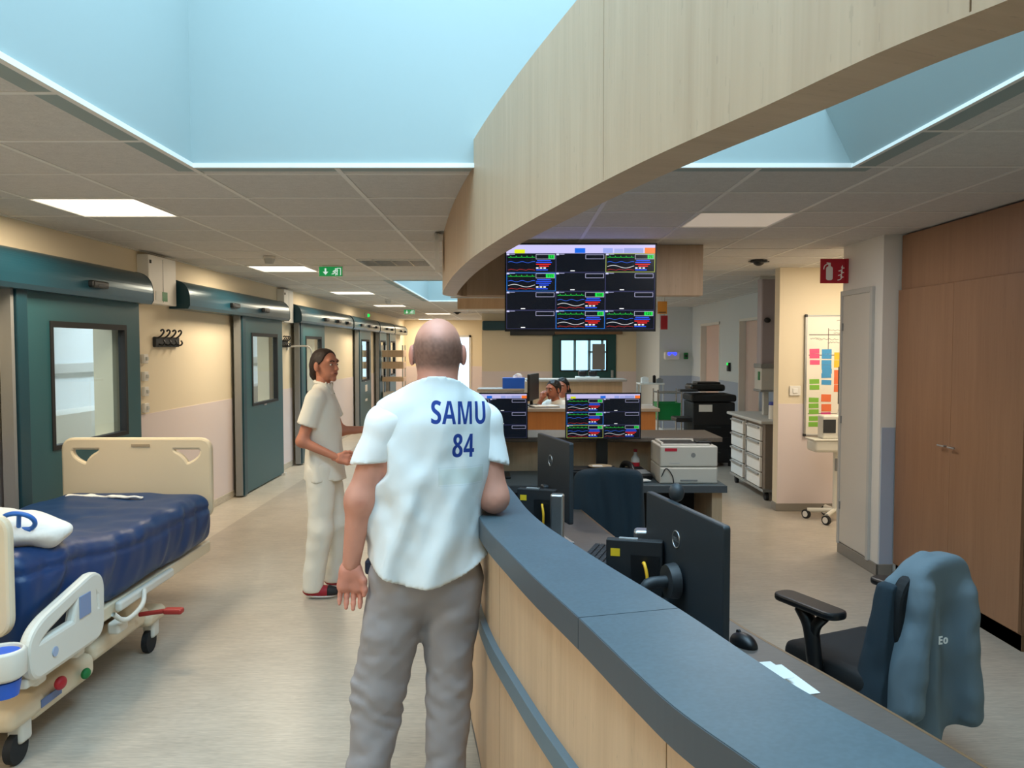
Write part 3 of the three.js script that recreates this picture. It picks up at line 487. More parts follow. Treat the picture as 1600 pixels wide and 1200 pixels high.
{ // back counter and printer desk closing the station
  const t = thing('back_counter', 'dark straight counter closing the station behind the printer', 'counter');
  part('worktop', bx(-0.42, 1.56, 0.985, 1.02, 5.9, 6.45, 0.006), mat.backTop ??= M('#6b6259', 0.4, { map: lamTex }), t);
  part('front_panel', bx(-0.28, 1.5, 0.74, 0.985, 6.1, 6.14), mat.oak, t); part('rear_panel', bx(-0.2, 1.5, 0.0, 0.985, 6.36, 6.4), mat.oak, t);
  const d = thing('printer_desk', 'grey-topped desk with oak side panel carrying the laser printer', 'desk');
  part('desktop', bx(-0.42, 1.471, 0.7, 0.74, 5.45, 6.1, 0.005), mat.slate, d); part('desk_edge', bx(-0.42, 1.474, 0.69, 0.738, 5.44, 5.452), mat.slateEdge, d); part('side_panel', bx(1.385, 1.455, 0, 0.7, 5.5, 6.08), mat.oak, d); part('side_panel', bx(-0.4, -0.36, 0, 0.7, 5.5, 6.08), mat.oak, d); part('modesty_panel', bx(-0.36, 1.385, 0.02, 0.7, 6.04, 6.07), mat.blackMatte, d);
}

/* ------------------------------------------------------------------ screens */
function drawVitals(g, x, y, w, h, o) {
  g.save(); g.beginPath(); g.rect(x, y, w, h); g.clip(); g.fillStyle = '#020816'; g.fillRect(x, y, w, h);
  g.strokeStyle = o.frame ?? '#6a6aa8'; g.lineWidth = o.frame ? w * 0.018 : w * 0.007; g.strokeRect(x, y, w, h);
  g.fillStyle = '#cfcff5'; g.fillRect(x, y, w * 0.06, h * 0.09); g.fillRect(x + w * 0.07, y + h * 0.02, w * 0.1, h * 0.025);
  if (!o.hr) { g.strokeStyle = '#c8c6e8'; g.lineWidth = w * 0.009; g.strokeRect(x + w * 0.6, y + h * 0.06, w * 0.37, h * 0.22); g.fillStyle = '#fff'; g.fillRect(x + w * 0.29, y + h * 0.9, w * 0.09, h * 0.045); g.restore(); return; }
  const wave = (c, yy, amp, kind, k) => { g.strokeStyle = c; g.lineWidth = w * 0.011; g.beginPath(); for (let i = 0; i <= 60; i++) { const t = i / 60, q = t * k; let v = Math.sin(q * 6.283); if (kind === 'ecg') { const f = q % 1; v = f > 0.45 && f < 0.52 ? 2.2 : f > 0.52 && f < 0.58 ? -0.8 : 0.15 * Math.sin(f * 20); } if (kind === 'saw') { const f = q % 1; v = f < 0.3 ? f * 5 - 0.7 : 0.8 - (f - 0.3) * 2; } const X = x + w * (0.03 + 0.55 * t), Y = y + h * (yy - amp * v); i ? g.lineTo(X, Y) : g.moveTo(X, Y); } g.stroke(); };
  wave('#1fbf3c', 0.2, 0.03, 'ecg', 5); wave('#2f62d8', 0.46, 0.035, 'sin', 2.4); if (o.white) wave('#e8e8e8', 0.7, 0.07, 'sin', 1.1); wave('#b02a2a', 0.87, 0.04, 'saw', 3);
  g.strokeStyle = '#d8d8ee'; g.lineWidth = w * 0.008; g.strokeRect(x + w * 0.6, y + h * 0.05, w * 0.38, h * 0.24); g.fillStyle = '#12e048'; const n = String(o.hr), bw = w * (n.length > 2 ? 0.17 : 0.12); g.fillRect(x + w * 0.97 - bw, y + h * 0.07, bw, h * 0.2);
  g.fillStyle = '#04300f'; g.font = `bold ${Math.round(h * 0.19)}px sans-serif`; g.textAlign = 'center'; g.textBaseline = 'middle'; g.fillText(n, x + w * 0.97 - bw / 2, y + h * 0.175);
  [['#2f5cff', 0.62, 0.28], ['#2f5cff', 0.6, 0.32], [o.red ? '#ff2a2a' : '#2f5cff', 0.6, 0.3], [o.red ? '#ff2a2a' : '#2f5cff', 0.66, 0.2], ['#ffffff', 0.6, 0.05], ['#2f5cff', 0.6, 0.24]].forEach(([c, xx, ww], i) => { g.fillStyle = c; if (c === '#ffffff') for (const q of [0, 0.075, 0.15]) g.fillRect(x + w * (xx + q), y + h * (0.34 + i * 0.1), w * 0.05, h * 0.07); else g.fillRect(x + w * xx, y + h * (0.345 + i * 0.1), w * ww, h * 0.055); });
  g.restore();
}
function drawScreen(g, w, h, cols, rows, cells) {
  g.fillStyle = '#050a18'; g.fillRect(0, 0, w, h); const top = h * 0.1; g.fillStyle = '#c9c3f2'; g.fillRect(0, 0, w, top);
  for (const [c, a, b, y0, y1] of [['#dbe81f', 0.055, 0.125, 0.55, 1], ['#1566e0', 0.46, 0.53, 0.4, 0.95], ['#98a6e6', 0.65, 0.715, 0.4, 0.95], ['#a6aee6', 0.725, 0.785, 0.45, 0.95], ['#98a2da', 0.79, 0.92, 0.4, 0.95], ['#ff7a2a', 0.93, 1, 0.35, 1]]) { g.fillStyle = c; g.fillRect(w * a, top * y0, w * (b - a), top * (y1 - y0)); }
  cells.forEach((o, i) => drawVitals(g, (i % cols) * w / cols + 2, top + Math.floor(i / cols) * (h - top) / rows + 2, w / cols - 3, (h - top) / rows - 3, o));
}
const BL = '#1f8cff', YL = '#c8d860';
const tvScreen = canvasMat(1024, 576, (g, w, h) => drawScreen(g, w, h, 3, 4, [{ hr: 53, red: 1 }, {}, { hr: 75, red: 1, white: 1, frame: YL }, { hr: 111, white: 1, frame: BL }, {}, {}, {}, { hr: 108, red: 1, white: 1 }, {}, {}, { hr: 85, red: 1, white: 1, frame: BL }, { hr: 125, red: 1, white: 1 }]), { emit: 0.55 });
const smallScreen = canvasMat(512, 304, (g, w, h) => drawScreen(g, w, h, 2, 3, [{ hr: 53, red: 1, white: 1 }, {}, { hr: 111, red: 1, frame: BL }, {}, { hr: 75, red: 1, white: 1, frame: YL }, { hr: 85, red: 1, white: 1 }]), { emit: 0.46 });
const darkScreen = canvasMat(512, 304, (g, w, h) => drawScreen(g, w, h, 2, 3, [{}, {}, {}, {}, {}, {}]), { emit: 0.46 });
{
  const t = thing('large_screen', 'large wall screen with twelve patient monitoring tiles under the canopy', 'television', 0.52, 2.14, 6.1); t.rotation.x = 0.05;
  part('casing', lb(1.15, 0.665, 0.05, 0, 0, -0.03, 0.012), mat.blackP, t); part('bezel', [lb(1.15, 0.012, 0.012, 0, 0.327, 0), lb(1.15, 0.018, 0.012, 0, -0.324, 0), lb(0.012, 0.665, 0.012, -0.569, 0, 0), lb(0.012, 0.665, 0.012, 0.569, 0, 0)], mat.blackP, t);
  part('display', face(1.126, 0.635, 0, 0.003, -0.003), tvScreen, t); part('wall_bracket', [lb(0.4, 0.3, 0.06, 0, 0.05, -0.08), lb(0.08, 0.08, 0.2, 0, 0.15, -0.2)], mat.darkGrey, t);
  const l = new THREE.RectAreaLight(new THREE.Color().setRGB(0.35, 0.35, 1), 0.25, 1.1, 0.6); l.name = 'large_screen_glow'; l.position.set(0.52, 2.14, -6.08); l.rotation.x = 0.05; l.rotation.y = PI; scene.add(l);
}
for (const [x, D, ry, label, m] of [[0.66, 5.76, 0.06, 'patient monitoring display on black stand in front of the printer desk wall', smallScreen], [-0.16, 5.76, 0.05, 'patient monitoring display with empty dark tiles behind the man in the vest', darkScreen]]) {
  const t = thing('monitor', label, 'monitor', x, 0.74, D, ry);
  part('casing', lb(0.55, 0.335, 0.03, 0, 0.45, -0.02, 0.006), mat.blackP, t); part('display', face(0.535, 0.318, 0, 0.45, -0.0035), m, t);
  part('bezel', [lb(0.55, 0.008, 0.008, 0, 0.6135, -0.004), lb(0.55, 0.01, 0.008, 0, 0.2875, -0.004), lb(0.008, 0.335, 0.008, -0.271, 0.45, -0.004), lb(0.008, 0.335, 0.008, 0.271, 0.45, -0.004)], mat.blackP, t);
  part('stand_column', lb(0.085, 0.4, 0.03, 0, 0.21, -0.06, 0.008), mat.blackP, t); part('stand_foot', lb(0.3, 0.018, 0.22, 0, 0.009, -0.06, 0.006), mat.blackP, t);
}
const font = await new FontLoader().loadAsync('fonts/droid/droid_sans_bold.typeface.json');
const textGeo = (s, size, depth = 0.001) => { const g = new TextGeometry(s, { font, size, depth, curveSegments: 4, bevelEnabled: false }); g.computeBoundingBox(); const b = g.boundingBox; return g.translate(-(b.min.x + b.max.x) / 2, -(b.min.y + b.max.y) / 2, 0); };
// office monitors seen from behind: local +z is the back, centre of the panel at the origin
function backMonitor(label, cx, cy, cD, ry, w, h, yBase, style) {
  const t = thing('office_monitor', label, 'monitor', cx, yBase, cD, ry), y = cy - yBase;
  const s = rrShape(w, h, 0.008); part('casing', extr(s, 0.022, 0.004).translate(0, y, -0.012), mat.monitorBack ??= M('#2b3136', 0.5), t);
  part('display', face(w - 0.014, h - 0.014, 0, 0, 0).rotateY(PI).translate(0, y, -0.0125), M('#0b0d10', 0.15), t);
  
  const lg = part('logo_ring', new THREE.TorusGeometry(0.026, 0.0024, 8, 28).translate(-0.03, y + h * 0.2, 0.0105), mat.alu, t); part('logo_letters', textGeo('DELL', 0.013).translate(-0.03, y + h * 0.2, 0.0102), mat.alu, lg);
  if (style === 'arm') {
    part('arm_joint', new THREE.CylinderGeometry(0.05, 0.055, 0.03, 20).rotateX(PI / 2).translate(0, y - 0.05, 0.04), mat.darkGrey, t);
    part('monitor_arm', tube([[0, y - 0.05, 0.05], [0, y - 0.06, 0.12], [-0.01, y - 0.16, 0.12], [-0.01, 0.03, 0.12]], 0.018, 20, 10), mat.darkGrey, t);
    part('arm_base', lb(0.12, 0.016, 0.1, -0.01, 0.008, 0.12, 0.004), mat.alu, t); part('camera_knob', new THREE.SphereGeometry(0.03, 16, 12).scale(1, 1, 0.8).translate(-0.12, y + h / 2 + 0.025, -0.03), mat.monitorBack, t);
  } else {
    part('stand_column', lb(0.06, y - h * 0.1, 0.03, 0, (y - h * 0.1) / 2, 0.05, 0.01), mat.darkGrey, t); part('stand_foot', lb(0.26, 0.016, 0.2, 0.02, 0.008, 0.05, 0.005), mat.alu, t);
  }
}
backMonitor('black office monitor seen from behind, nearest on the curved desk', 0.5225, 1.022, 2.415, -Math.atan2(0.53, 0.117), 0.545, 0.345, 0.74, 'arm');
backMonitor('black office monitor seen from behind, beside the man\'s elbow', 0.2085, 1.05, 3.91, -Math.atan2(0.42, 0.125), 0.46, 0.375, 0.74, 'stand');

/* ------------------------------------------------------------------ chairs; local: facing -z, backrest at +z */
function officeChair(label, x, D, ry, seatH, armH, backTop, arms) {
  const t = thing('office_chair', label, 'chair', x, 0, D, ry);
  part('seat', surfaceNet((X, Y, Z) => { const qx = Math.abs(X) - 0.2, qy = Math.abs(Y - seatH + 0.035) - 0.012, qz = Math.abs(Z) - 0.19; return Math.hypot(Math.max(qx, 0), Math.max(qy, 0), Math.max(qz, 0)) + Math.min(Math.max(qx, qy, qz), 0) - 0.036 + 0.02 * Math.max(0, -Z - 0.12) - 0.04 * X * X; }, [-0.27, seatH - 0.11, -0.27], [0.27, seatH + 0.03, 0.27], 0.014), mat.chairBlack, t);
  const s = rrShape(0.31, backTop - seatH - 0.08, 0.13, 0, (backTop + seatH + 0.08) / 2);
  part('backrest', extr(s, 0.05, 0.014).rotateX(0.06).translate(0, 0, 0.2), mat.chairBlack, t);
  part('back_bracket', tube([[0, seatH - 0.06, 0.1], [0, seatH - 0.06, 0.27], [0, seatH + 0.2, 0.29]], 0.024, 14, 8), mat.blackP, t);
  part('mechanism', lb(0.2, 0.05, 0.24, 0, seatH - 0.1, 0, 0.012), mat.blackP, t); part('gas_column', cyl(0.025, 0.03, seatH - 0.2, 0, (seatH - 0.1) / 2 + 0.04, 0, 14), mat.blackP, t);
  for (let i = 0; i < 5; i++) { const a = i * PI * 0.4 + 0.3, l = part('base_spoke', rod([0, 0.1, 0], [0.28 * Math.sin(a), 0.075, 0.28 * Math.cos(a)], 0.02), mat.blackP, t); part('caster', new THREE.CylinderGeometry(0.028, 0.028, 0.045, 14).rotateZ(PI / 2).rotateY(a + 0.6).translate(0.28 * Math.sin(a), 0.028, 0.28 * Math.cos(a)), mat.rubber, l); }
  if (arms) for (const k of [-1, 1]) {
    const q = rrShape(0.085, 0.31, 0.04); part('armrest', extr(q, 0.03, 0.009).rotateX(-PI / 2).translate(k * 0.27, armH - 0.03, -0.04), mat.blackP, t);
    part('arm_post', [tube([[k * 0.27, armH - 0.035, -0.08], [k * 0.275, armH - 0.09, -0.03], [k * 0.28, seatH + 0.02, 0], [k * 0.26, seatH - 0.08, 0]], 0.03, 18, 10), tube([[k * 0.27, armH - 0.04, 0.04], [k * 0.275, armH - 0.09, 0], [k * 0.278, armH - 0.16, -0.01]], 0.022, 12, 8), rod([k * 0.27, seatH - 0.09, 0], [k * 0.05, seatH - 0.1, 0], 0.02)], mat.blackP, t);
  }
  return t;
}
officeChair('black office chair with armrests, draped with the grey fleece', 1.44, 3.2, 0.42, 0.45, 0.68, 0.86, true);
officeChair('black office chair under the dark cloth in front of the printer desk', 0.58, 4.93, -0.06, 0.47, 0.66, 0.92, false);
{ // fleece jacket hung over the nearer chair back
  const t = thing('fleece_jacket', 'grey-blue fleece jacket with white embroidery hanging on chair back', 'jacket', 1.44, 0, 3.2, 0.42);
  const body = (x, y, z) => { // drooping shell round the backrest
    const top = 0.915 - (x < 0.05 ? 1.5 : 2.4) * (x - 0.05) * (x - 0.05), k = clamp((0.915 - y) / 0.75, 0, 1), w = lerp(0.1, 0.225, Math.pow(k, 0.5)) + 0.008 * Math.sin(y * 17 + x * 4), dz = lerp(0.05, 0.075, k) + (0.022 * Math.sin(x * 38 + y * 3.5 + 1.6 * n3(x * 5, y * 4, 1)) * sstep(0.06, 0.4, k) + 0.01 * n3(x * 14, y * 9, z * 10)), cz = 0.235 + 0.055 * y;
    const qx = Math.abs(x - 0.03 * (1 - k)) - w, qy = Math.max(y - top, 0.2 + 0.05 * Math.sin(x * 9) - y), qz = Math.abs(z - cz) - dz, r = 0.03;
    return (Math.hypot(Math.max(qx + r, 0), Math.max(qy + r, 0), Math.max(qz + r, 0)) + Math.min(Math.max(qx + r, qy + r, qz + r), 0) - r) * 0.8; };
  const slL = cap([-0.09, 0.8, 0.335], [-0.15, 0.38, 0.34], 0.035, 0.045), slR = cap([0.13, 0.76, 0.33], [0.17, 0.3, 0.335], 0.045, 0.045), collar = cap([-0.13, 0.8, 0.23], [-0.01, 0.885, 0.26], 0.032, 0.036);
  part('fabric', surfaceNet((x, y, z) => smin(smin(body(x, y, z), Math.min(slL(x, y, z), slR(x, y, z)) + 0.006 * n3(x * 22, y * 16, z * 22), 0.03), collar(x, y, z), 0.02), [-0.33, 0.12, 0.08], [0.33, 0.98, 0.45], 0.01), mat.fleece, t);
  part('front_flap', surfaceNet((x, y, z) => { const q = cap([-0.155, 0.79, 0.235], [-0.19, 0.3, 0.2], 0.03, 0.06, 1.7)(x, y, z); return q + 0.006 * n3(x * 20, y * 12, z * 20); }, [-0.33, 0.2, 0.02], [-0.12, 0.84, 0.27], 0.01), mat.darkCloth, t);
  part('embroidery', [textGeo('Eo', 0.03, 0.002)].map((g) => g.rotateY(-0.1).translate(-0.02, 0.62, 0.358)), mat.paper, t);
}
{ // dark cloth over the rear chair
  const t = thing('dark_coat', 'dark charcoal coat draped over the rear office chair', 'coat', 0.58, 0, 4.93, -0.06);
  part('fabric', surfaceNet((x, y, z) => { const top = 0.985 - 0.6 * x * x - 0.04 * Math.max(0, -x), k = clamp((top - y) / 0.6, 0, 1), w = 0.2 + 0.03 * k, dz = 0.05 + 0.03 * k + 0.012 * Math.sin(x * 50 + 2 * n3(x * 4, y * 3, 2)), qx = Math.abs(x) - w, qy = Math.max(y - top, 0.4 - y), qz = Math.abs(z - 0.225 - 0.055 * y) - dz, r = 0.04; return (Math.hypot(Math.max(qx + r, 0), Math.max(qy + r, 0), Math.max(qz + r, 0)) + Math.min(Math.max(qx + r, qy + r, qz + r), 0) - r) * 0.8; }, [-0.29, 0.35, 0.1], [0.29, 1.06, 0.36], 0.011), mat.darkCloth, t);
}

/* ------------------------------------------------------------------ things on the desks */
function miniPc(label, x, y, D, ry) {
  const t = thing('mini_computer', label, 'computer', x, y, D, ry);
  part('case', lb(0.18, 0.18, 0.04, 0, 0.09, 0, 0.004), mat.blackMatte, t); part('port_panel', lb(0.09, 0.1, 0.004, 0.035, 0.085, 0.0205), mat.blackP, t);
  part('sticker', lb(0.03, 0.025, 0.001, -0.06, 0.14, 0.0205), mat.yellow, t); part('vent_grille', lb(0.06, 0.006, 0.02, -0.02, 0.181, 0), mat.grey, t);
  part('ethernet_cable', tube([[0.03, 0.11, 0.022], [0.035, 0.115, 0.045], [0.045, 0.08, 0.06], [0.042, 0.0, 0.055], [0.04, -0.1, 0.05]], 0.0055, 24, 8), mat.yellowCable ??= M('#f0b62a', 0.5), t);
}
// on small shelves fixed to the back of the counter
for (const [x, y, D, ry, a, b] of [[0.395, 0.885, 2.55, -0.25, 'black mini computer with yellow cable behind the counter top', 'dark bracket shelf under the nearer mini computer'], [0.115, 0.86, 3.62, -0.3, 'black mini computer with yellow cable beside the man\'s elbow', 'dark bracket shelf under the farther mini computer']]) {
  miniPc(a, x, y, D, ry);
  const s = thing('bracket_shelf', b, 'shelf', x, 0.74, D, ry); part('shelf_plate', lb(0.22, 0.01, 0.12, 0, y - 0.745, 0, 0.003), mat.darkGrey, s); part('shelf_leg', lb(0.02, y - 0.75, 0.08, -0.08, (y - 0.75) / 2, 0), mat.darkGrey, s); part('shelf_leg', lb(0.02, y - 0.75, 0.08, 0.08, (y - 0.75) / 2, 0), mat.darkGrey, s);
}
{
  const t = thing('speaker_box', 'silver rounded box standing beside the nearer monitor', 'speaker', 0.46, 0.74, 2.72, -0.15); part('case', lb(0.082, 0.32, 0.06, 0, 0.16, 0, 0.012), mat.alu, t); part('foot', lb(0.09, 0.01, 0.07, 0, 0.005, 0, 0.003), mat.darkGrey, t);
  const u = thing('speaker_box', 'silver rounded box beside the farther monitor', 'speaker', 0.20, 0.74, 3.5, -0.2); part('case', lb(0.06, 0.3, 0.05, 0, 0.15, 0, 0.012), mat.alu, u); part('foot', lb(0.07, 0.01, 0.06, 0, 0.005, 0, 0.003), mat.darkGrey, u);
}
{ // keyboard
  const t = thing('keyboard', 'black keyboard on the curved desk between the monitors', 'keyboard', 0.385, 0.742, 3.5, 1.25); part('body', lb(0.44, 0.018, 0.14, 0, 0.009, 0, 0.005), mat.blackP, t);
  const kg = lb(0.022, 0.007, 0.022, 0, 0, 0, 0.003), km = M('#25282c', 0.6); for (let r = 0; r < 5; r++) for (let c = 0; c < 15; c++) { const k = part('key', kg, km, t); k.position.set(-0.2 + c * 0.0285, 0.021, -0.052 + r * 0.026); }
}
{
  const t = thing('computer_mouse', 'black computer mouse near the desk edge', 'mouse', 0.735, 0.741, 2.5, 0.4); part('shell', new THREE.SphereGeometry(1, 20, 12, 0, 2 * PI, 0, PI / 2).scale(0.034, 0.036, 0.055), mat.blackP, t); part('scroll_wheel', new THREE.CylinderGeometry(0.008, 0.008, 0.008, 12).rotateZ(PI / 2).translate(0, 0.032, -0.025), mat.darkGrey, t);
  const pp = thing('paper_sheet', 'white folded sheet of paper lying on the curved desk', 'paper', 0, 0.741, 0); const s = new THREE.Shape([[0.66, -2.31], [0.80, -2.335], [0.84, -2.14], [0.70, -2.10]].map(([a, b]) => new THREE.Vector2(a, -b))); part('sheet', new THREE.ExtrudeGeometry(s, { depth: 0.0012, bevelEnabled: false }).rotateX(-PI / 2), mat.paper, pp); part('fold', new THREE.ExtrudeGeometry(new THREE.Shape([[0.68, -2.3], [0.76, -2.315], [0.79, -2.2], [0.71, -2.18]].map(([a, b]) => new THREE.Vector2(a, -b))), { depth: 0.0012, bevelEnabled: false }).rotateX(-PI / 2 + 0.004).translate(0, 0.0085, 0), mat.paper, pp);
  const tr = thing('document_tray', 'white document tray and loose sheets beneath the farther monitor', 'tray', 0.1, 0.741, 4.23, 0.2); part('tray_base', lb(0.22, 0.012, 0.28, 0, 0.006, 0, 0.003), mat.white, tr); part('paper_stack', lb(0.2, 0.02, 0.26, 0, 0.022, 0), mat.paper, tr); part('cable', tube([[-0.08, 0.036, -0.1], [0, 0.045, 0.02], [0.06, 0.036, -0.04], [0.08, 0.04, 0.1]], 0.004, 24, 6), mat.blackP, tr);
}
{ // laser printer
  const t = thing('laser_printer', 'beige laser printer with red sticker on the printer desk', 'printer', 1.225, 0.74, 5.7);
  part('body', [lb(0.4, 0.115, 0.38, 0, 0.0575, 0, 0.008), lb(0.4, 0.145, 0.38, 0, 0.19, 0, 0.012)], mat.printer, t);
  part('output_tray', lb(0.24, 0.02, 0.2, -0.04, 0.2615, -0.02, 0.006), mat.darkGrey, t); part('tray_rim', [lb(0.02, 0.022, 0.24, -0.17, 0.268, -0.02, 0.005), lb(0.28, 0.022, 0.02, -0.04, 0.268, -0.13, 0.005), lb(0.34, 0.018, 0.03, -0.02, 0.266, 0.16, 0.005)], mat.printer, t);
  part('control_panel', lb(0.1, 0.03, 0.14, 0.13, 0.272, 0.03, 0.008), mat.blackP, t);
  const dr = part('paper_drawer', lb(0.385, 0.1, 0.012, 0, 0.058, 0.188, 0.004), mat.printer, t); part('drawer_handle', lb(0.12, 0.012, 0.006, 0, 0.025, 0.195, 0.002), mat.grey, dr);
  part('red_sticker', lb(0.085, 0.022, 0.001, -0.125, 0.237, 0.1905), M('#c3263c', 0.5), t); part('logo_disc', new THREE.CylinderGeometry(0.016, 0.016, 0.001, 24).rotateX(PI / 2).translate(0.03, 0.2, 0.1905), mat.grey, t); part('model_plate', lb(0.07, 0.008, 0.001, -0.1, 0.145, 0.1905), mat.lightGrey, t);
  part('power_cable', tube([[-0.19, 0.05, 0.19], [-0.16, 0.11, 0.21], [-0.12, 0.06, 0.22], [-0.11, 0.01, 0.22]], 0.004, 20, 6), mat.darkGrey, t);
}
{ // desk phone, dish and bottle
  const t = thing('desk_phone', 'black desk telephone beside the printer', 'telephone', 0.89, 0.748, 5.74, 0.3); part('body', lb(0.18, 0.04, 0.2, 0, 0.03, 0, 0.012).rotateX(0.18), mat.blackP, t); part('handset', tube([[-0.06, 0.06, -0.1], [-0.06, 0.095, -0.06], [-0.06, 0.095, 0.05], [-0.06, 0.06, 0.09]], 0.02, 18, 10), mat.blackP, t); part('key_pad', lb(0.08, 0.004, 0.09, 0.04, 0.052, 0.03).rotateX(0.18), mat.grey, t); part('note_pad', lb(0.1, 0.006, 0.08, -0.02, 0.004, 0.15), mat.paper, t);
  const d = thing('phone_dock', 'black low box beneath the round dish by the monitor stand', 'box', 0.57, 0.74, 5.6); part('body', lb(0.4, 0.09, 0.2, -0.02, 0.045, 0, 0.01), mat.blackP, d); part('lid', lb(0.36, 0.012, 0.17, -0.02, 0.094, 0, 0.004), mat.blackMatte, d);
  const e = thing('round_dish', 'round pale dish with a white card on the black box', 'dish', 0.62, 0.841, 5.6); part('dish', new THREE.LatheGeometry([[0, 0], [0.07, 0], [0.085, 0.012], [0.082, 0.013], [0.068, 0.004], [0, 0.004]].map((p) => new THREE.Vector2(...p)), 28), M('#bba98c', 0.5), e); part('card', lb(0.07, 0.004, 0.05, -0.02, 0.012, 0.01), mat.paper, e);
  const b = thing('small_bottle', 'small clear bottle with red label against the dark counter', 'bottle', 0.93, 0.74, 6.0); part('bottle', new THREE.LatheGeometry([[0, 0], [0.03, 0], [0.032, 0.01], [0.032, 0.11], [0.012, 0.14], [0.012, 0.16], [0, 0.16]].map((p) => new THREE.Vector2(...p)), 20), mat.lightGrey, b); part('label', new THREE.CylinderGeometry(0.0328, 0.0328, 0.045, 20, 1, true).translate(0, 0.06, 0), mat.red, b); part('cap', cyl(0.014, 0.014, 0.02, 0, 0.17, 0, 14), mat.red, b);
}

/* ------------------------------------------------------------------ right-hand side: cupboard, signs, carts */
{
  const mk = (label, a, b, X, handle) => {
    const t = thing('tall_cupboard', label, 'cupboard', X, 0, b), w = b - a;
    part('carcass', lb(0.56, 2.49, w - 0.004, 0.3, 1.245, w / 2), mat.cabinetWood, t); part('plinth', lb(0.02, 0.09, w, 0.03, 0.045, w / 2), mat.oakDark, t);
    const n = 2, dw = w / n; for (let i = 0; i < n; i++) { const d = part('door', lb(0.02, 1.995, dw - 0.002, 0.008, 1.1, dw * (i + 0.5), 0.002), mat.cabinetWood, t); if (handle) part('door_handle', [rod([-0.002, 1.05, dw + (i ? 0.045 : -0.045)], [-0.03, 1.05, dw + (i ? 0.045 : -0.045)], 0.006), rod([-0.03, 1.05, dw + (i ? 0.02 : -0.02)], [-0.03, 1.05, dw + (i ? 0.1 : -0.1)], 0.006)], mat.alu, d); }
    part('upper_panel', lb(0.012, 0.385, w - 0.004, 0.024, 2.295, w / 2), mat.cabinetWood, t);
  };
  mk('tall wooden double-door cupboard behind the grey fleece', 4.36, 5.815, 2.8, true);
  mk('second tall wooden cupboard cut by the picture edge', 3.03, 4.33, 2.84, false);
}
{
  const m = canvasMat(256, 256, (g, w, h) => {
    g.fillStyle = '#b3182c'; g.fillRect(0, 0, w, h); g.fillStyle = '#e9e4e0'; g.beginPath(); g.roundRect(52, 78, 70, 150, 24); g.fill(); g.fillRect(74, 48, 26, 34); g.lineWidth = 12; g.strokeStyle = '#e9e4e0'; g.beginPath(); g.moveTo(100, 46); g.lineTo(56, 40); g.moveTo(80, 52); g.quadraticCurveTo(28, 56, 28, 110); g.stroke();
    g.lineWidth = 11; for (const [x, y] of [[172, 226], [176, 176], [180, 128]]) { g.beginPath(); g.moveTo(x, y); g.quadraticCurveTo(x + 52, y - 6, x + 40, y - 52); g.quadraticCurveTo(x + 20, y - 20, x + 62, y - 34); g.stroke(); }
  });
  const t = thing('fire_extinguisher_sign', 'red projecting fire extinguisher sign on the pale column', 'sign', 2.575, 2.2, 6.45); part('plate', lb(0.205, 0.195, 0.012, 0, 0.0975, 0, 0.003), mat.red, t); part('pictogram', face(0.198, 0.19, 0, 0.0975, 0.0065), m, t); part('bracket', lb(0.02, 0.195, 0.03, 0.108, 0.0975, 0), mat.red, t);
  const u = thing('fire_sign', 'small distant red fire sign right of the large screen', 'sign', 2.2, 1.95, 11.6); void u; part('plate', lb(0.1, 0.2, 0.01, 0, 0.1, 0, 0.003), mat.red, u); part('bracket', lb(0.02, 0.35, 0.02, 0, 0.375, 0), mat.lightGrey, u);
  const o = thing('orange_notice', 'orange hanging notice right of the large screen', 'sign', 2.06, 2.15, 11.0); part('plate', lb(0.13, 0.17, 0.01, 0, 0.085, 0, 0.003), M('#e59a3c', 0.6), o); part('text_line', lb(0.1, 0.012, 0.001, 0, 0.02, 0.0055), mat.darkGrey, o); part('hanger', lb(0.01, 0.19, 0.006, 0, 0.26, 0), mat.lightGrey, o);
}
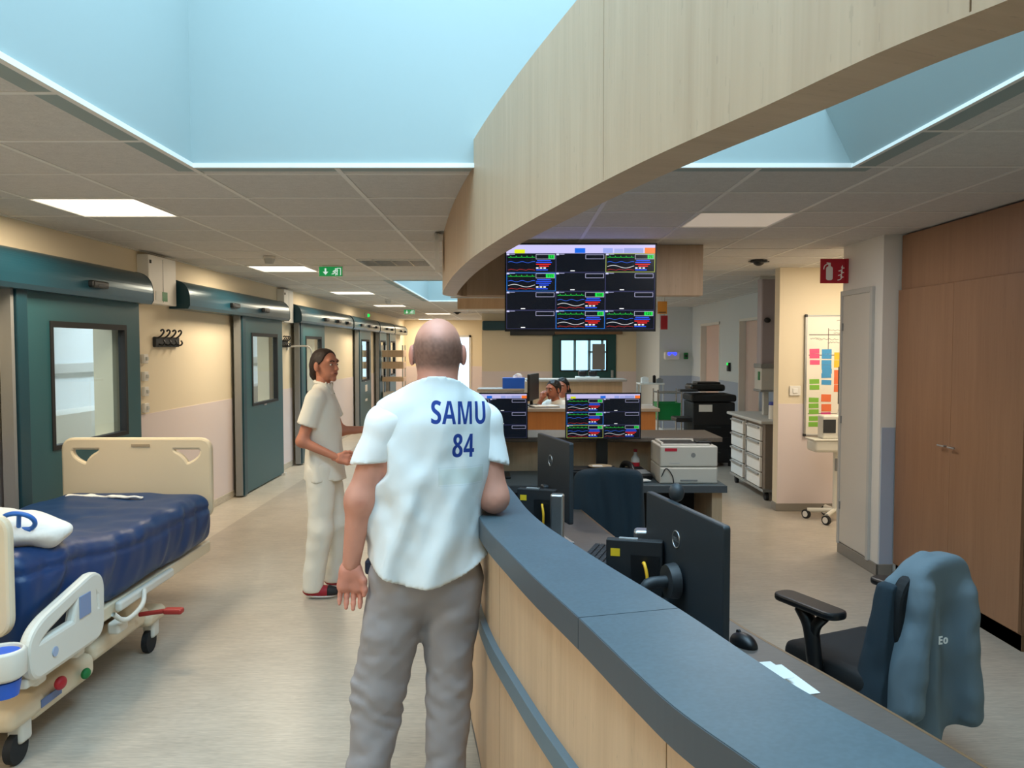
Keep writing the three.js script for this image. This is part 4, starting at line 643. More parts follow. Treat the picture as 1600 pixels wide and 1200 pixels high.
{ // whiteboard with sticky notes
  const t = thing('whiteboard', 'planning whiteboard covered in coloured sticky notes', 'whiteboard', 3.5, 1.4, 8.194), m = canvasMat(512, 640, (g, w, h) => {
    g.fillStyle = '#f3ecdd'; g.fillRect(0, 0, w, h); g.strokeStyle = '#4a3b3b'; g.lineWidth = 4; for (const y of [96, 208]) { g.beginPath(); g.moveTo(8, y); g.lineTo(w - 8, y); g.stroke(); } g.lineWidth = 3; for (const x of [112, 250, 380]) { g.beginPath(); g.moveTo(x, 60); g.lineTo(x, 208); g.stroke(); } g.beginPath(); g.moveTo(8, 530); g.lineTo(w - 8, 530); g.stroke();
    g.strokeStyle = '#6a6660'; g.lineWidth = 2; let s = 5; const r = () => (s = (s * 16807) % 2147483647) / 2147483647; for (let i = 0; i < 14; i++) { let x = 14 + r() * 380, y = 18 + r() * 150; g.beginPath(); g.moveTo(x, y); for (let k = 0; k < 9; k++) { x += 7; g.lineTo(x, y + (r() - 0.5) * 9); } g.stroke(); }
  });
  part('board', lb(1.0, 1.22, 0.02, 0, 0, 0.01, 0.003), mat.white, t); part('surface', face(0.97, 1.19, 0, 0, 0.0206), m, t); part('frame', [lb(0.018, 1.24, 0.026, -0.5, 0, 0.013), lb(0.018, 1.24, 0.026, 0.5, 0, 0.013), lb(1.0, 0.012, 0.026, 0, 0.612, 0.013), lb(1.0, 0.012, 0.026, 0, -0.612, 0.013)], mat.alu, t);
  for (const [x, y] of [[-0.5, 0.61], [-0.5, -0.61]]) part('corner_cap', lb(0.03, 0.03, 0.03, x, y, 0.014, 0.008), mat.darkGrey, t);
  const col = { p: M('#f0628c', 0.8), b: M('#4d9ed6', 0.8), y: M('#f2c840', 0.8), g: M('#86c04a', 0.8), o: M('#ef7a4c', 0.8), m: M('#d94a86', 0.8) };
  const notes = [['p', 0, 0.25], ['p', 0, 0.2], ['p', 0, 0.135], ['b', 1, 0.245], ['b', 1, 0.195], ['b', 1, 0.135], ['b', 1, 0.085], ['b', 1, 0.045], ['b', 1, 0.0], ['b', 1, -0.07], ['y', 2, 0.2], ['y', 2, 0.12], ['g', 0, -0.06], ['g', 0, -0.12], ['g', 0, -0.25], ['g', 0, -0.31], ['g', 0, -0.37], ['g', 0, -0.44], ['g', 0, -0.5], ['o', 1, -0.23], ['o', 1, -0.33], ['m', 1, -0.4], ['m', 1, -0.46], ['m', 1, -0.52], ['o', 2, 0.02], ['o', 2, -0.05], ['o', 2, -0.13], ['m', 2, -0.5], ['y', 3, 0.2], ['o', 3, 0.02]];
  const ng = lb(0.1, 0.048, 0.002), ng2 = lb(0.1, 0.075, 0.002); for (const [c, i, y] of notes) { const q = part('sticky_note', c === 'y' || c === 'o' ? ng2 : ng, col[c], t); q.position.set(-0.41 + i * 0.125 + 0.006 * (rnd() - 0.5), y, 0.022); q.rotation.z = 0.06 * (rnd() - 0.5); }
}
{
  const t = thing('light_switch', 'white double light switch on the cream wall by the whiteboard', 'switch', 2.9, 1.195, 8.194); part('plate', lb(0.11, 0.1, 0.012, 0, 0.05, 0.006, 0.004), mat.white, t); part('rocker', lb(0.05, 0.05, 0.01, 0, 0.05, 0.014, 0.003), mat.paper, t);
}
{ // vital-signs cart
  const t = thing('vital_signs_cart', 'white wheeled vital signs monitor stand in front of the whiteboard', 'medical cart', 3.15, 0, 7.75);
  part('pole', cyl(0.022, 0.022, 0.9, 0, 0.55, 0, 16), mat.bedWhite, t); part('basket', [lb(0.31, 0.12, 0.22, -0.1, 0.74, 0.02, 0.03), lb(0.33, 0.015, 0.24, -0.1, 0.8, 0.02, 0.006)], mat.bedWhite, t);
  const m = part('monitor_box', lb(0.19, 0.23, 0.14, -0.07, 0.92, 0.02, 0.02), mat.bedWhite, t); part('monitor_display', lb(0.12, 0.13, 0.004, -0.1, 0.93, 0.092), mat.darkGrey, m); part('knob_panel', lb(0.04, 0.16, 0.004, 0.0, 0.92, 0.092), mat.lightGrey, m);
  part('coiled_cable', tube([[0.05, 0.98, 0.05], [0.09, 0.9, 0.09], [0.04, 0.84, 0.1], [0.08, 0.8, 0.09], [0.05, 0.98, 0.08]], 0.008, 30, 6), mat.grey, t); part('tablet', lb(0.16, 0.36, 0.012, 0.08, 1.32, 0.03, 0.004).rotateZ(0), mat.blackP, t); part('tablet_arm', rod([0, 0.98, 0], [0.06, 1.2, 0.01], 0.012), mat.bedWhite, t);
  part('grip_clip', lb(0.03, 0.12, 0.03, -0.0, 0.55, 0.03, 0.006), mat.grey, t);
  for (let i = 0; i < 5; i++) { const a = i * 1.2566 + 0.35 + PI, l = part('base_leg', rod([0, 0.1, 0], [0.25 * Math.cos(a), 0.085, 0.25 * Math.sin(a)], 0.022), mat.bedWhite, t), c = part('caster', new THREE.CylinderGeometry(0.045, 0.045, 0.03, 18).rotateZ(PI / 2).rotateY(0.5).translate(0.26 * Math.cos(a), 0.045, 0.26 * Math.sin(a)), mat.rubber, l); void c; part('wheel_hub', new THREE.CylinderGeometry(0.03, 0.03, 0.036, 16).rotateZ(PI / 2).rotateY(0.5).translate(0.26 * Math.cos(a), 0.045, 0.26 * Math.sin(a)), mat.white, l); }
}
{ // drawer cart, front faces the station (-x)
  const t = thing('drawer_cart', 'grey-brown supply cart with two columns of white drawers', 'supply cart', 3.05, 0, 9.38), g = M('#7d7268', 0.5);
  part('carcass', lb(0.6, 0.74, 1.32, 0.02, 0.48, 0, 0.008), g, t); part('top', lb(0.68, 0.035, 1.4, 0.0, 0.868, 0, 0.012), mat.lightGrey, t); part('frame_rail', [lb(0.62, 0.03, 1.34, 0.01, 0.115, 0), lb(0.02, 0.75, 0.03, -0.29, 0.48, 0)], mat.alu, t);
  for (const c of [0, 1]) for (let r = 0; r < 4; r++) { const d = part('drawer', lb(0.03, 0.155, 0.5, -0.296, 0.22 + r * 0.172, c ? 0.33 : -0.33, 0.005), mat.paper, t); part('drawer_handle', lb(0.03, 0.02, 0.46, -0.318, 0.285 + r * 0.172, c ? 0.33 : -0.33, 0.006), mat.alu, d); }
  for (const [x, z] of [[-0.24, -0.58], [-0.24, 0.58], [0.26, -0.58], [0.26, 0.58]]) { const f = part('caster_fork', lb(0.05, 0.06, 0.05, x, 0.09, z, 0.008), mat.darkGrey, t); part('caster_wheel', new THREE.CylinderGeometry(0.045, 0.045, 0.035, 18).rotateZ(PI / 2).translate(x, 0.045, z + 0.02), mat.rubber, f); }
  const w = thing('wipes_canister', 'white wipes canister with blue lid on the drawer cart', 'canister', 2.93, 0.886, 8.95); part('tub', cyl(0.05, 0.05, 0.16, 0, 0.08, 0, 24), mat.white, w); part('lid', cyl(0.045, 0.053, 0.035, 0, 0.175, 0, 24), M('#26389a', 0.4), w); part('label', new THREE.CylinderGeometry(0.0505, 0.0505, 0.1, 24, 1, true, 0.2, 1.4).translate(0, 0.07, 0), M('#26389a', 0.5), w);
}
{ // ceiling pendant
  const t = thing('medical_pendant', 'grey ceiling-mounted service column with a boxed head', 'pendant', 2.95, 0, 9.3); part('column', lb(0.17, 1.02, 0.17, 0, 1.99, 0, 0.02), M('#a49ba2', 0.45), t); part('ceiling_flange', lb(0.24, 0.03, 0.24, 0, 2.485, 0, 0.006), mat.lightGrey, t);
  part('service_head', lb(0.26, 0.27, 0.26, 0.04, 1.33, 0, 0.01), mat.lightGrey, t); part('head_cap', lb(0.28, 0.05, 0.28, 0.04, 1.475, 0, 0.008), mat.grey, t); part('head_base', lb(0.28, 0.025, 0.28, 0.04, 1.19, 0, 0.006), mat.grey, t); part('lower_post', lb(0.06, 0.28, 0.06, -0.0, 1.04, 0, 0.01), mat.lightGrey, t); part('green_socket', lb(0.008, 0.1, 0.06, -0.094, 1.36, 0.05), mat.green, t);
  part('spot_lamp', new THREE.SphereGeometry(0.03, 14, 10).scale(1.3, 1, 1).translate(-0.02, 2.0, 0.1), mat.blackP, t); part('cable', tube([[0.11, 2.45, 0.03], [0.12, 2.0, 0.06], [0.1, 1.7, 0.05], [0.17, 1.5, 0.05]], 0.008, 24, 6), mat.grey, t);
}
{ // photocopier
  const t = thing('photocopier', 'large black photocopier against the cool white bay', 'photocopier', 2.86, 0, 11.6);
  part('body', [lb(0.6, 0.86, 0.6, 0, 0.48, 0, 0.02), lb(0.64, 0.1, 0.62, 0, 0.97, 0, 0.03)], mat.blackMatte, t); part('document_feeder', [lb(0.5, 0.1, 0.42, -0.05, 1.11, -0.05, 0.04), lb(0.34, 0.04, 0.3, -0.02, 1.17, -0.08, 0.015)], mat.blackP, t); part('control_panel', lb(0.26, 0.03, 0.2, -0.36, 1.08, 0.24, 0.012).rotateX(0), mat.darkGrey, t);
  part('side_tray', lb(0.3, 0.06, 0.4, -0.38, 0.66, 0.08, 0.02), mat.blackP, t); for (let i = 0; i < 3; i++) { const d = part('paper_drawer', lb(0.56, 0.16, 0.012, 0, 0.16 + i * 0.18, 0.304, 0.004), mat.blackP, t); part('drawer_grip', lb(0.2, 0.015, 0.01, 0, 0.2 + i * 0.18, 0.312, 0.003), mat.darkGrey, d); }
  part('notice_sheet', lb(0.19, 0.1, 0.002, -0.12, 0.83, 0.303), mat.paper, t); for (const [x, z] of [[-0.25, 0.25], [0.25, 0.25], [-0.25, -0.25], [0.25, -0.25]]) part('foot', cyl(0.03, 0.03, 0.06, x, 0.03, z, 12), mat.rubber, t);
}
{ // chrome trolley with green bin
  const t = thing('wire_trolley', 'chrome wire trolley holding a green bin beside the photocopier', 'trolley', 2.4, 0, 12.35);
  for (const [x, z] of [[-0.18, -0.2], [0.18, -0.2], [-0.18, 0.2], [0.18, 0.2]]) { const p = part('upright', rod([x, 0.08, z], [x, 1.05, z], 0.012), mat.chrome, t); part('caster', new THREE.CylinderGeometry(0.04, 0.04, 0.025, 14).rotateZ(PI / 2).translate(x, 0.04, z), mat.rubber, p); }
  for (const y of [0.2, 0.58, 1.0]) { const s = part('shelf_frame', [rod([-0.18, y, -0.2], [0.18, y, -0.2], 0.009), rod([-0.18, y, 0.2], [0.18, y, 0.2], 0.009), rod([-0.18, y, -0.2], [-0.18, y, 0.2], 0.009), rod([0.18, y, -0.2], [0.18, y, 0.2], 0.009)], mat.chrome, t); for (let i = 0; i < 9; i++) part('shelf_wire', rod([-0.18, y, -0.18 + i * 0.045], [0.18, y, -0.18 + i * 0.045], 0.004, 6), mat.chrome, s); }
  const b = thing('green_bin', 'green plastic bin on the chrome trolley shelf', 'bin', 2.4, 0.59, 12.35); part('tub', [lb(0.34, 0.015, 0.34, 0, 0.0075, 0), lb(0.34, 0.24, 0.015, 0, 0.13, 0.163), lb(0.34, 0.24, 0.015, 0, 0.13, -0.163), lb(0.015, 0.24, 0.34, -0.163, 0.13, 0), lb(0.015, 0.24, 0.34, 0.163, 0.13, 0)], mat.greenBin, b); part('rim', [lb(0.37, 0.02, 0.02, 0, 0.245, 0.172), lb(0.37, 0.02, 0.02, 0, 0.245, -0.172)], mat.greenBin, b);
  const u = thing('soap_dispenser', 'white wall dispenser with blue light on the cool wall', 'dispenser', 3.18, 1.45, 15.99); part('body', lb(0.3, 0.16, 0.1, 0, 0.08, 0.05, 0.03), mat.white, u); part('blue_light', [new THREE.SphereGeometry(0.035, 14, 10).translate(-0.06, 0.12, 0.1), new THREE.SphereGeometry(0.035, 14, 10).translate(0.06, 0.12, 0.1), lb(0.16, 0.03, 0.02, 0, 0.135, 0.1)], mat.ledBlue, u);
  const x = thing('green_outlet', 'green wall outlet beside the blue-lit dispenser', 'outlet', 3.47, 1.46, 15.99); part('box', lb(0.08, 0.13, 0.05, 0, 0.065, 0.025, 0.01), mat.green, x); part('socket_face', lb(0.05, 0.05, 0.006, 0, 0.065, 0.052), mat.darkGrey, x);
  const r = thing('door_release', 'green-lit door release button on the right bay wall', 'button', 3.594, 1.3, 13.2); part('box', lb(0.04, 0.14, 0.1, -0.02, 0.07, 0, 0.008), mat.blackP, r); part('lamp', lb(0.01, 0.04, 0.07, -0.043, 0.12, 0, 0.003), mat.ledGreen, r);
  const s = thing('supply_shelf', 'cluttered pale trolley beside the far cream wall', 'trolley', 2.35, 0, 13.6); for (const y of [0.3, 0.7, 1.08]) part('shelf', lb(0.42, 0.025, 0.4, 0, y, 0, 0.006), mat.white, s); for (const [px, pz] of [[-0.19, -0.18], [0.19, -0.18], [-0.19, 0.18], [0.19, 0.18]]) part('post', rod([px, 0, pz], [px, 1.08, pz], 0.012), mat.lightGrey, s);
  [['white box on the cluttered pale trolley', 0.12, 0.09, -0.1, mat.paper], ['black bottle-like pump on the cluttered pale trolley', 0.05, 0.12, 0.06, mat.blackP], ['grey carton on the cluttered pale trolley', 0.1, 0.07, 0.15, mat.grey]].forEach(([l, w, h, px, m]) => single('supply_item', l, 'supply', merge([lb(w, h, w, 0, h / 2, 0, 0.008), lb(w * 0.5, 0.012, w * 0.5, 0, h + 0.006, 0, 0.003)]), m, 2.35 + px, 1.093, 13.55));
}

/* ------------------------------------------------------------------ hospital bed (foot of the frame at D 3.05, head board at D 5.15) */
{
  const b = thing('hospital_bed', 'cream hospital bed with low side rails in the corridor', 'bed', -2.42, 0, 4.1);           // local z = 4.1 - D, local x = X + 2.42
  const board = (w, h, label) => {
    const s = rrShape(w, h, 0.07, 0, h / 2);
    for (const k of [-1, 1]) { const p = new THREE.Path(); const x = (v) => k * (w / 2 - v); p.moveTo(x(0.06), h - 0.05); p.lineTo(x(0.235), h - 0.05); p.quadraticCurveTo(x(0.245), h - 0.075, x(0.215), h - 0.09); p.quadraticCurveTo(x(0.17), h - 0.115, x(0.155), h - 0.15); p.quadraticCurveTo(x(0.145), h - 0.165, x(0.125), h - 0.155); p.quadraticCurveTo(x(0.05), h - 0.12, x(0.048), h - 0.07); p.lineTo(x(0.06), h - 0.05); s.holes.push(p); }
    return extr(s, 0.045, 0.014);
  };
  const hb = part('head_board', board(0.94, 0.5).translate(0, 0.59, -1.07), mat.bedCream, b); part('slot', lb(0.12, 0.018, 0.004, 0.03, 1.055, -1.023, 0.002), M('#a5957c', 0.5), hb);
  part('foot_board', board(0.95, 0.46).translate(0, 0.57, 1.02), mat.bedCream, b);
  part('deck_frame', [lb(0.86, 0.05, 2.0, 0, 0.41, -0.02, 0.01), lb(0.05, 0.07, 2.04, 0.44, 0.4, -0.02, 0.01), lb(0.05, 0.07, 2.04, -0.44, 0.4, -0.02, 0.01)], mat.bedCream, b);
  part('lift_column', [lb(0.2, 0.22, 0.24, 0, 0.3, -0.45, 0.03), lb(0.2, 0.22, 0.24, 0, 0.3, 0.5, 0.03)], mat.bedCream, b);
  // wheel base with raised arms to the casters
  part('wheel_base', [lb(0.6, 0.09, 1.5, 0, 0.185, 0.28, 0.035), lb(0.92, 0.09, 0.24, 0, 0.2, 0.9, 0.04), lb(0.92, 0.08, 0.22, 0, 0.2, -0.28, 0.035), lb(0.16, 0.12, 0.5, 0.37, 0.19, 0.62, 0.04), lb(0.16, 0.12, 0.5, -0.37, 0.19, 0.62, 0.04), lb(0.12, 0.09, 0.6, 0.37, 0.22, 0.05, 0.035), lb(0.3, 0.1, 0.18, 0.28, 0.3, -0.12, 0.04)], mat.bedCream, b);
  for (const [x, z] of [[0.41, 0.9], [-0.41, 0.9], [0.41, -0.29], [-0.41, -0.29]]) {
    const f = part('caster_fork', lb(0.065, 0.13, 0.08, x, 0.14, z, 0.018), mat.bedWhite, b); part('caster_wheel', new THREE.CylinderGeometry(0.062, 0.062, 0.032, 22).rotateZ(PI / 2).translate(x, 0.062, z + 0.03), mat.rubber, f);
  }
  part('base_badge', lb(0.004, 0.035, 0.15, 0.462, 0.2, 0.76, 0.002), M('#5f77a8', 0.4), b);
  // near side rail, lowered: outline in the (z, y) plane, extruded along x
  const rail = (z0, L, y0, h, tilt) => {
    const s = new THREE.Shape(); s.moveTo(0.02, 0.06); s.quadraticCurveTo(0.03, 0.0, 0.09, 0.0); s.lineTo(L - 0.07, 0.0); s.quadraticCurveTo(L - 0.01, 0.0, L - 0.005, 0.06); s.lineTo(L, h - 0.09 + tilt); s.quadraticCurveTo(L, h + tilt, L - 0.1, h + tilt); s.lineTo(0.13, h - 0.02); s.quadraticCurveTo(0.01, h - 0.05, 0.01, h - 0.12); s.lineTo(0.02, 0.06);
    const a = new THREE.Path(); a.moveTo(0.065, 0.12); a.lineTo(L * 0.58, 0.12); a.lineTo(L * 0.64, h - 0.055 + tilt); a.lineTo(0.14, h - 0.065); a.quadraticCurveTo(0.06, h - 0.09, 0.065, 0.12); s.holes.push(a);
    const c = new THREE.Path(); c.moveTo(L * 0.9, 0.12); c.lineTo(L - 0.035, 0.12); c.lineTo(L - 0.04, h - 0.09 + tilt); c.lineTo(L * 0.88, h - 0.06 + tilt); c.lineTo(L * 0.9, 0.12); s.holes.push(c);
    return extr(s, 0.045, 0.014).rotateY(PI / 2).translate(0.535, y0, z0);                                                    // local +shape x runs to -z (away from the camera)
  };
  const sr = part('side_rail', rail(1.1, 0.56, 0.4, 0.235, 0.045), mat.bedWhite, b);
  part('keypad', lb(0.004, 0.095, 0.09, 0.582, 0.575, 0.7, 0.002), M('#7f93b8', 0.4), sr); part('round_emblem', new THREE.CylinderGeometry(0.02, 0.02, 0.003, 18).rotateZ(PI / 2).translate(0.582, 0.46, 0.93), M('#9fb0cc', 0.4), sr); part('rail_ledge', lb(0.07, 0.04, 0.5, 0.52, 0.385, 0.83, 0.012), mat.bedWhite, sr); for (const z of [0.95, 0.66]) part('rail_arm', lb(0.1, 0.05, 0.07, 0.49, 0.36, z, 0.015), mat.bedWhite, sr);
  part('far_side_rail', [lb(0.035, 0.05, 0.62, 0.5, 0.42, -0.05, 0.015), tube([[0.53, 0.42, 0.36], [0.55, 0.37, 0.3], [0.55, 0.39, 0.1], [0.53, 0.44, 0.04]], 0.012, 20, 8)], mat.bedWhite, b);
  part('brake_pedal', [rod([0.46, 0.28, -0.05], [0.6, 0.3, -0.05], 0.012), lb(0.1, 0.03, 0.05, 0.64, 0.3, -0.05, 0.012)], M('#a8322c', 0.45), b);
  part('release_knob', new THREE.SphereGeometry(0.035, 16, 12).scale(0.6, 0.8, 1).translate(0.49, 0.25, 0.74), mat.red, b); part('steer_knob', new THREE.SphereGeometry(0.03, 16, 12).scale(0.6, 0.8, 1).translate(0.48, 0.2, 0.52), mat.green, b);
  part('corner_bumper', [new THREE.LatheGeometry([[0, 0], [0.06, 0], [0.078, 0.015], [0.08, 0.1], [0.068, 0.112], [0.062, 0.105], [0.06, 0.07], [0, 0.07]].map((p) => new THREE.Vector2(...p)), 28).translate(0.53, 0.455, 1.18)], mat.bedWhite, b); part('bumper_core', cyl(0.058, 0.058, 0.02, 0.53, 0.545, 1.18, 24), mat.blue, b); part('bumper_foot', cyl(0.06, 0.05, 0.06, 0.53, 0.42, 1.18, 24), mat.blue, b); part('bumper_stem', rod([0.44, 0.45, 1.1], [0.53, 0.46, 1.18], 0.02), mat.bedCream, b);
  part('blue_bracket', lb(0.06, 0.06, 0.1, 0.5, 0.33, 0.26, 0.015), mat.bedWhite, b);
}
{ // mattress with loose, creased cover
  const m = thing('mattress', 'glossy navy blue creased mattress on the hospital bed', 'mattress', -2.42, 0, 4.1);
  const f = (x, y, z) => {
    const k = clamp((z + 1) / 2, 0, 1), top = 0.755 + 0.11 * sstep(0.45, 1, k), wob = 0.012 * n3(x * 4, y * 5, z * 4) + 0.008 * n3(x * 9, y * 12, z * 9), side = 0.016 * n3(z * 6 + y * 9, y * 4, x * 3) + 0.010 * n3(z * 16 + y * 10, y * 5, 3), halfw = 0.465 + 0.035 * Math.sin(PI * clamp((top - y) / 0.36, 0, 1));
    const qx = Math.abs(x) - halfw - side, qy = Math.max(y - top - wob, 0.435 + 0.025 * n3(z * 5, 1, x * 3) - y), qz = Math.max(z - 0.98, -1.0 - z), r = 0.06;
    const seam = 0.012 * Math.exp(-Math.pow((y - (top - 0.09)) / 0.012, 2));
    return (Math.hypot(Math.max(qx + r, 0), Math.max(qy + r, 0), Math.max(qz + r, 0)) + Math.min(Math.max(qx + r, qy + r, qz + r), 0) - r + seam) * 0.85;
  };
  part('cover', surfaceNet(f, [-0.58, 0.38, -1.08], [0.58, 0.96, 1.08], 0.0125), mat.mattress, m);
  single('paper_strip', 'creased white paper strip lying across the blue mattress', 'paper', surfaceNet((x, y, z) => { const q = Math.abs(z - 0.03 * Math.sin(x * 9)) - 0.022 - 0.012 * n3(x * 9, 0, 0); return Math.max(Math.abs(x) - 0.25, q, Math.abs(y - 0.008 - 0.006 * n3(x * 20, z * 20, 1)) - 0.006); }, [-0.27, -0.01, -0.09], [0.27, 0.035, 0.09], 0.005), mat.paper, -2.53, 0.752, 4.93);
  single('pillow', 'rumpled white pillow at the near end of the blue mattress', 'pillow', surfaceNet((x, y, z) => ell([0, 0.06, 0], [0.36, 0.085, 0.2])(x, y, z) + 0.02 * n3(x * 7, y * 9, z * 7) + 0.01 * n3(x * 17, y * 14, z * 17), [-0.42, -0.06, -0.28], [0.42, 0.19, 0.28], 0.011), mat.linen, -2.26, 0.84, 3.36, 0.12);
  const s = thing('blue_ring', 'blue plastic ring handle lying on the white pillow', 'ring', -2.03, 0.925, 3.26, 0.2); const tor = (rx, ry) => { const p = []; for (let i = 0; i < 20; i++) { const a = i / 20 * 2 * PI; p.push([rx * Math.cos(a), 0.04 + ry * Math.sin(a), 0.03 * Math.sin(a)]); } return tube(p, 0.01, 60, 8, true); }; part('ring', tor(0.062, 0.042), mat.blueSoft, s); part('cross_bar', rod([-0.01, 0.0, -0.028], [0.015, 0.08, 0.03], 0.009), mat.blueSoft, s); part('foot_bar', rod([-0.035, 0.006, -0.02], [0.04, 0.004, -0.02], 0.011), mat.blueSoft, s);
}

/* ------------------------------------------------------------------ small things on the corridor wall */
function hookRack(label, D, w) {
  const t = thing('hook_rack', label, 'coat rack', XL, 1.69, D); part('back_plate', lb(0.03, 0.09, w, 0.015, 0.045, 0, 0.008), mat.blackMatte, t);
  for (let i = 0; i < 4; i++) { const z = w / 2 - (i + 0.5) * w / 4; part('upper_hook', tube([[0.02, 0.08, z], [0.05, 0.1, z], [0.075, 0.14, z], [0.06, 0.155, z], [0.045, 0.14, z]], 0.008, 16, 7), mat.blackP, t); part('lower_hook', tube([[0.02, 0.03, z], [0.06, 0.015, z], [0.08, 0.035, z], [0.07, 0.06, z]], 0.008, 14, 7), mat.blackP, t); }
}
hookRack('black wall rack with four double hooks beside nearest door', 7.27, 0.5); hookRack('black hook rack between second and third doors', 11.0, 0.34);
function wallBox(label, D0, D1, y0, sticker) {
  const t = thing('cable_box', label, 'wall box', XL, y0, (D0 + D1) / 2), h = 2.47 - y0, w = D1 - D0; part('casing', lb(0.1, h, w, 0.05, h / 2, 0, 0.006), mat.white, t); for (const y of [0.06, h - 0.06]) part('latch', lb(0.012, 0.03, 0.02, 0.104, y, w / 2 - 0.03, 0.003), mat.blackP, t); part('door_seam', lb(0.003, h - 0.04, 0.004, 0.101, h / 2, 0), mat.grey, t);
  if (sticker) { part('exit_sticker', lb(0.002, 0.08, 0.1, 0.102, 0.07, -0.03), mat.green, t); part('white_sticker', lb(0.002, 0.08, 0.12, 0.102, 0.07, 0.09), mat.paper, t); }
}
wallBox('white wall box with green sticker between first two doors', 6.75, 7.3, 2.06, true); wallBox('white wall box between second and third track covers', 10.75, 11.2, 2.03, false);
{ const t = thing('beacon_lamp', 'small round green indicator lamp above the fourth door', 'lamp', XL, 2.33, 17.2); part('housing', lb(0.06, 0.1, 0.1, 0.03, 0.05, 0, 0.01), mat.white, t); part('lens', new THREE.SphereGeometry(0.035, 16, 10).translate(0.07, 0.05, 0), mat.ledGreen, t); }
['white wall plate stack uppermost by the nearest door', 'white key switch second from top by nearest door', 'white push button third from top by nearest door', 'white socket lowest by the nearest door'].forEach((l, i) => { const t = thing('wall_switch', l, 'switch', XL, [1.55, 1.4, 1.27, 1.13][i], 6.83); part('plate', lb(0.03, 0.08, 0.08, 0.015, 0.04, 0, 0.006), mat.white, t); part('button', lb(0.02, 0.03, 0.03, 0.035, 0.04, 0, 0.004), mat.lightGrey, t); });
{ // IV arm and hanging poster by the nurse, wooden-fronted trolleys down the corridor
  const t = thing('drip_bracket', 'thin white bent wall arm behind the nurse', 'bracket', XL, 1.1, 11.2); part('arm', tube([[0, 0.6, 0], [0.16, 0.61, 0], [0.3, 0.6, 0], [0.34, 0.55, 0], [0.34, 0.4, 0]], 0.012, 24, 8), mat.white, t); part('wall_plate', lb(0.02, 0.1, 0.06, 0.01, 0.6, 0, 0.004), mat.white, t);
  const p = thing('pink_poster', 'tall pink poster strip on the corridor wall', 'poster', XL, 1.15, 17.5); part('sheet', lb(0.006, 0.82, 0.36, 0.003, 0.41, 0), M('#e7a5ad', 0.7), p); part('holder', lb(0.02, 0.02, 0.38, 0.01, 0.82, 0, 0.004), mat.lightGrey, p);
  const w = thing('wooden_trolley', 'wooden shelf trolley near the corridor end', 'trolley', -2.78, 0, 18.9); for (const y of [0.95, 1.28, 1.55]) part('shelf', lb(0.5, y < 1 ? 0.1 : 0.16, 0.5, 0, y, 0, 0.01), mat.oak, w); for (const [x, z] of [[-0.23, -0.23], [0.23, -0.23], [-0.23, 0.23], [0.23, 0.23]]) part('post', rod([x, 0, z], [x, 1.75, z], 0.015), mat.lightGrey, w); part('white_drawer', lb(0.46, 0.3, 0.46, 0, 0.5, 0, 0.01), mat.white, w);
}

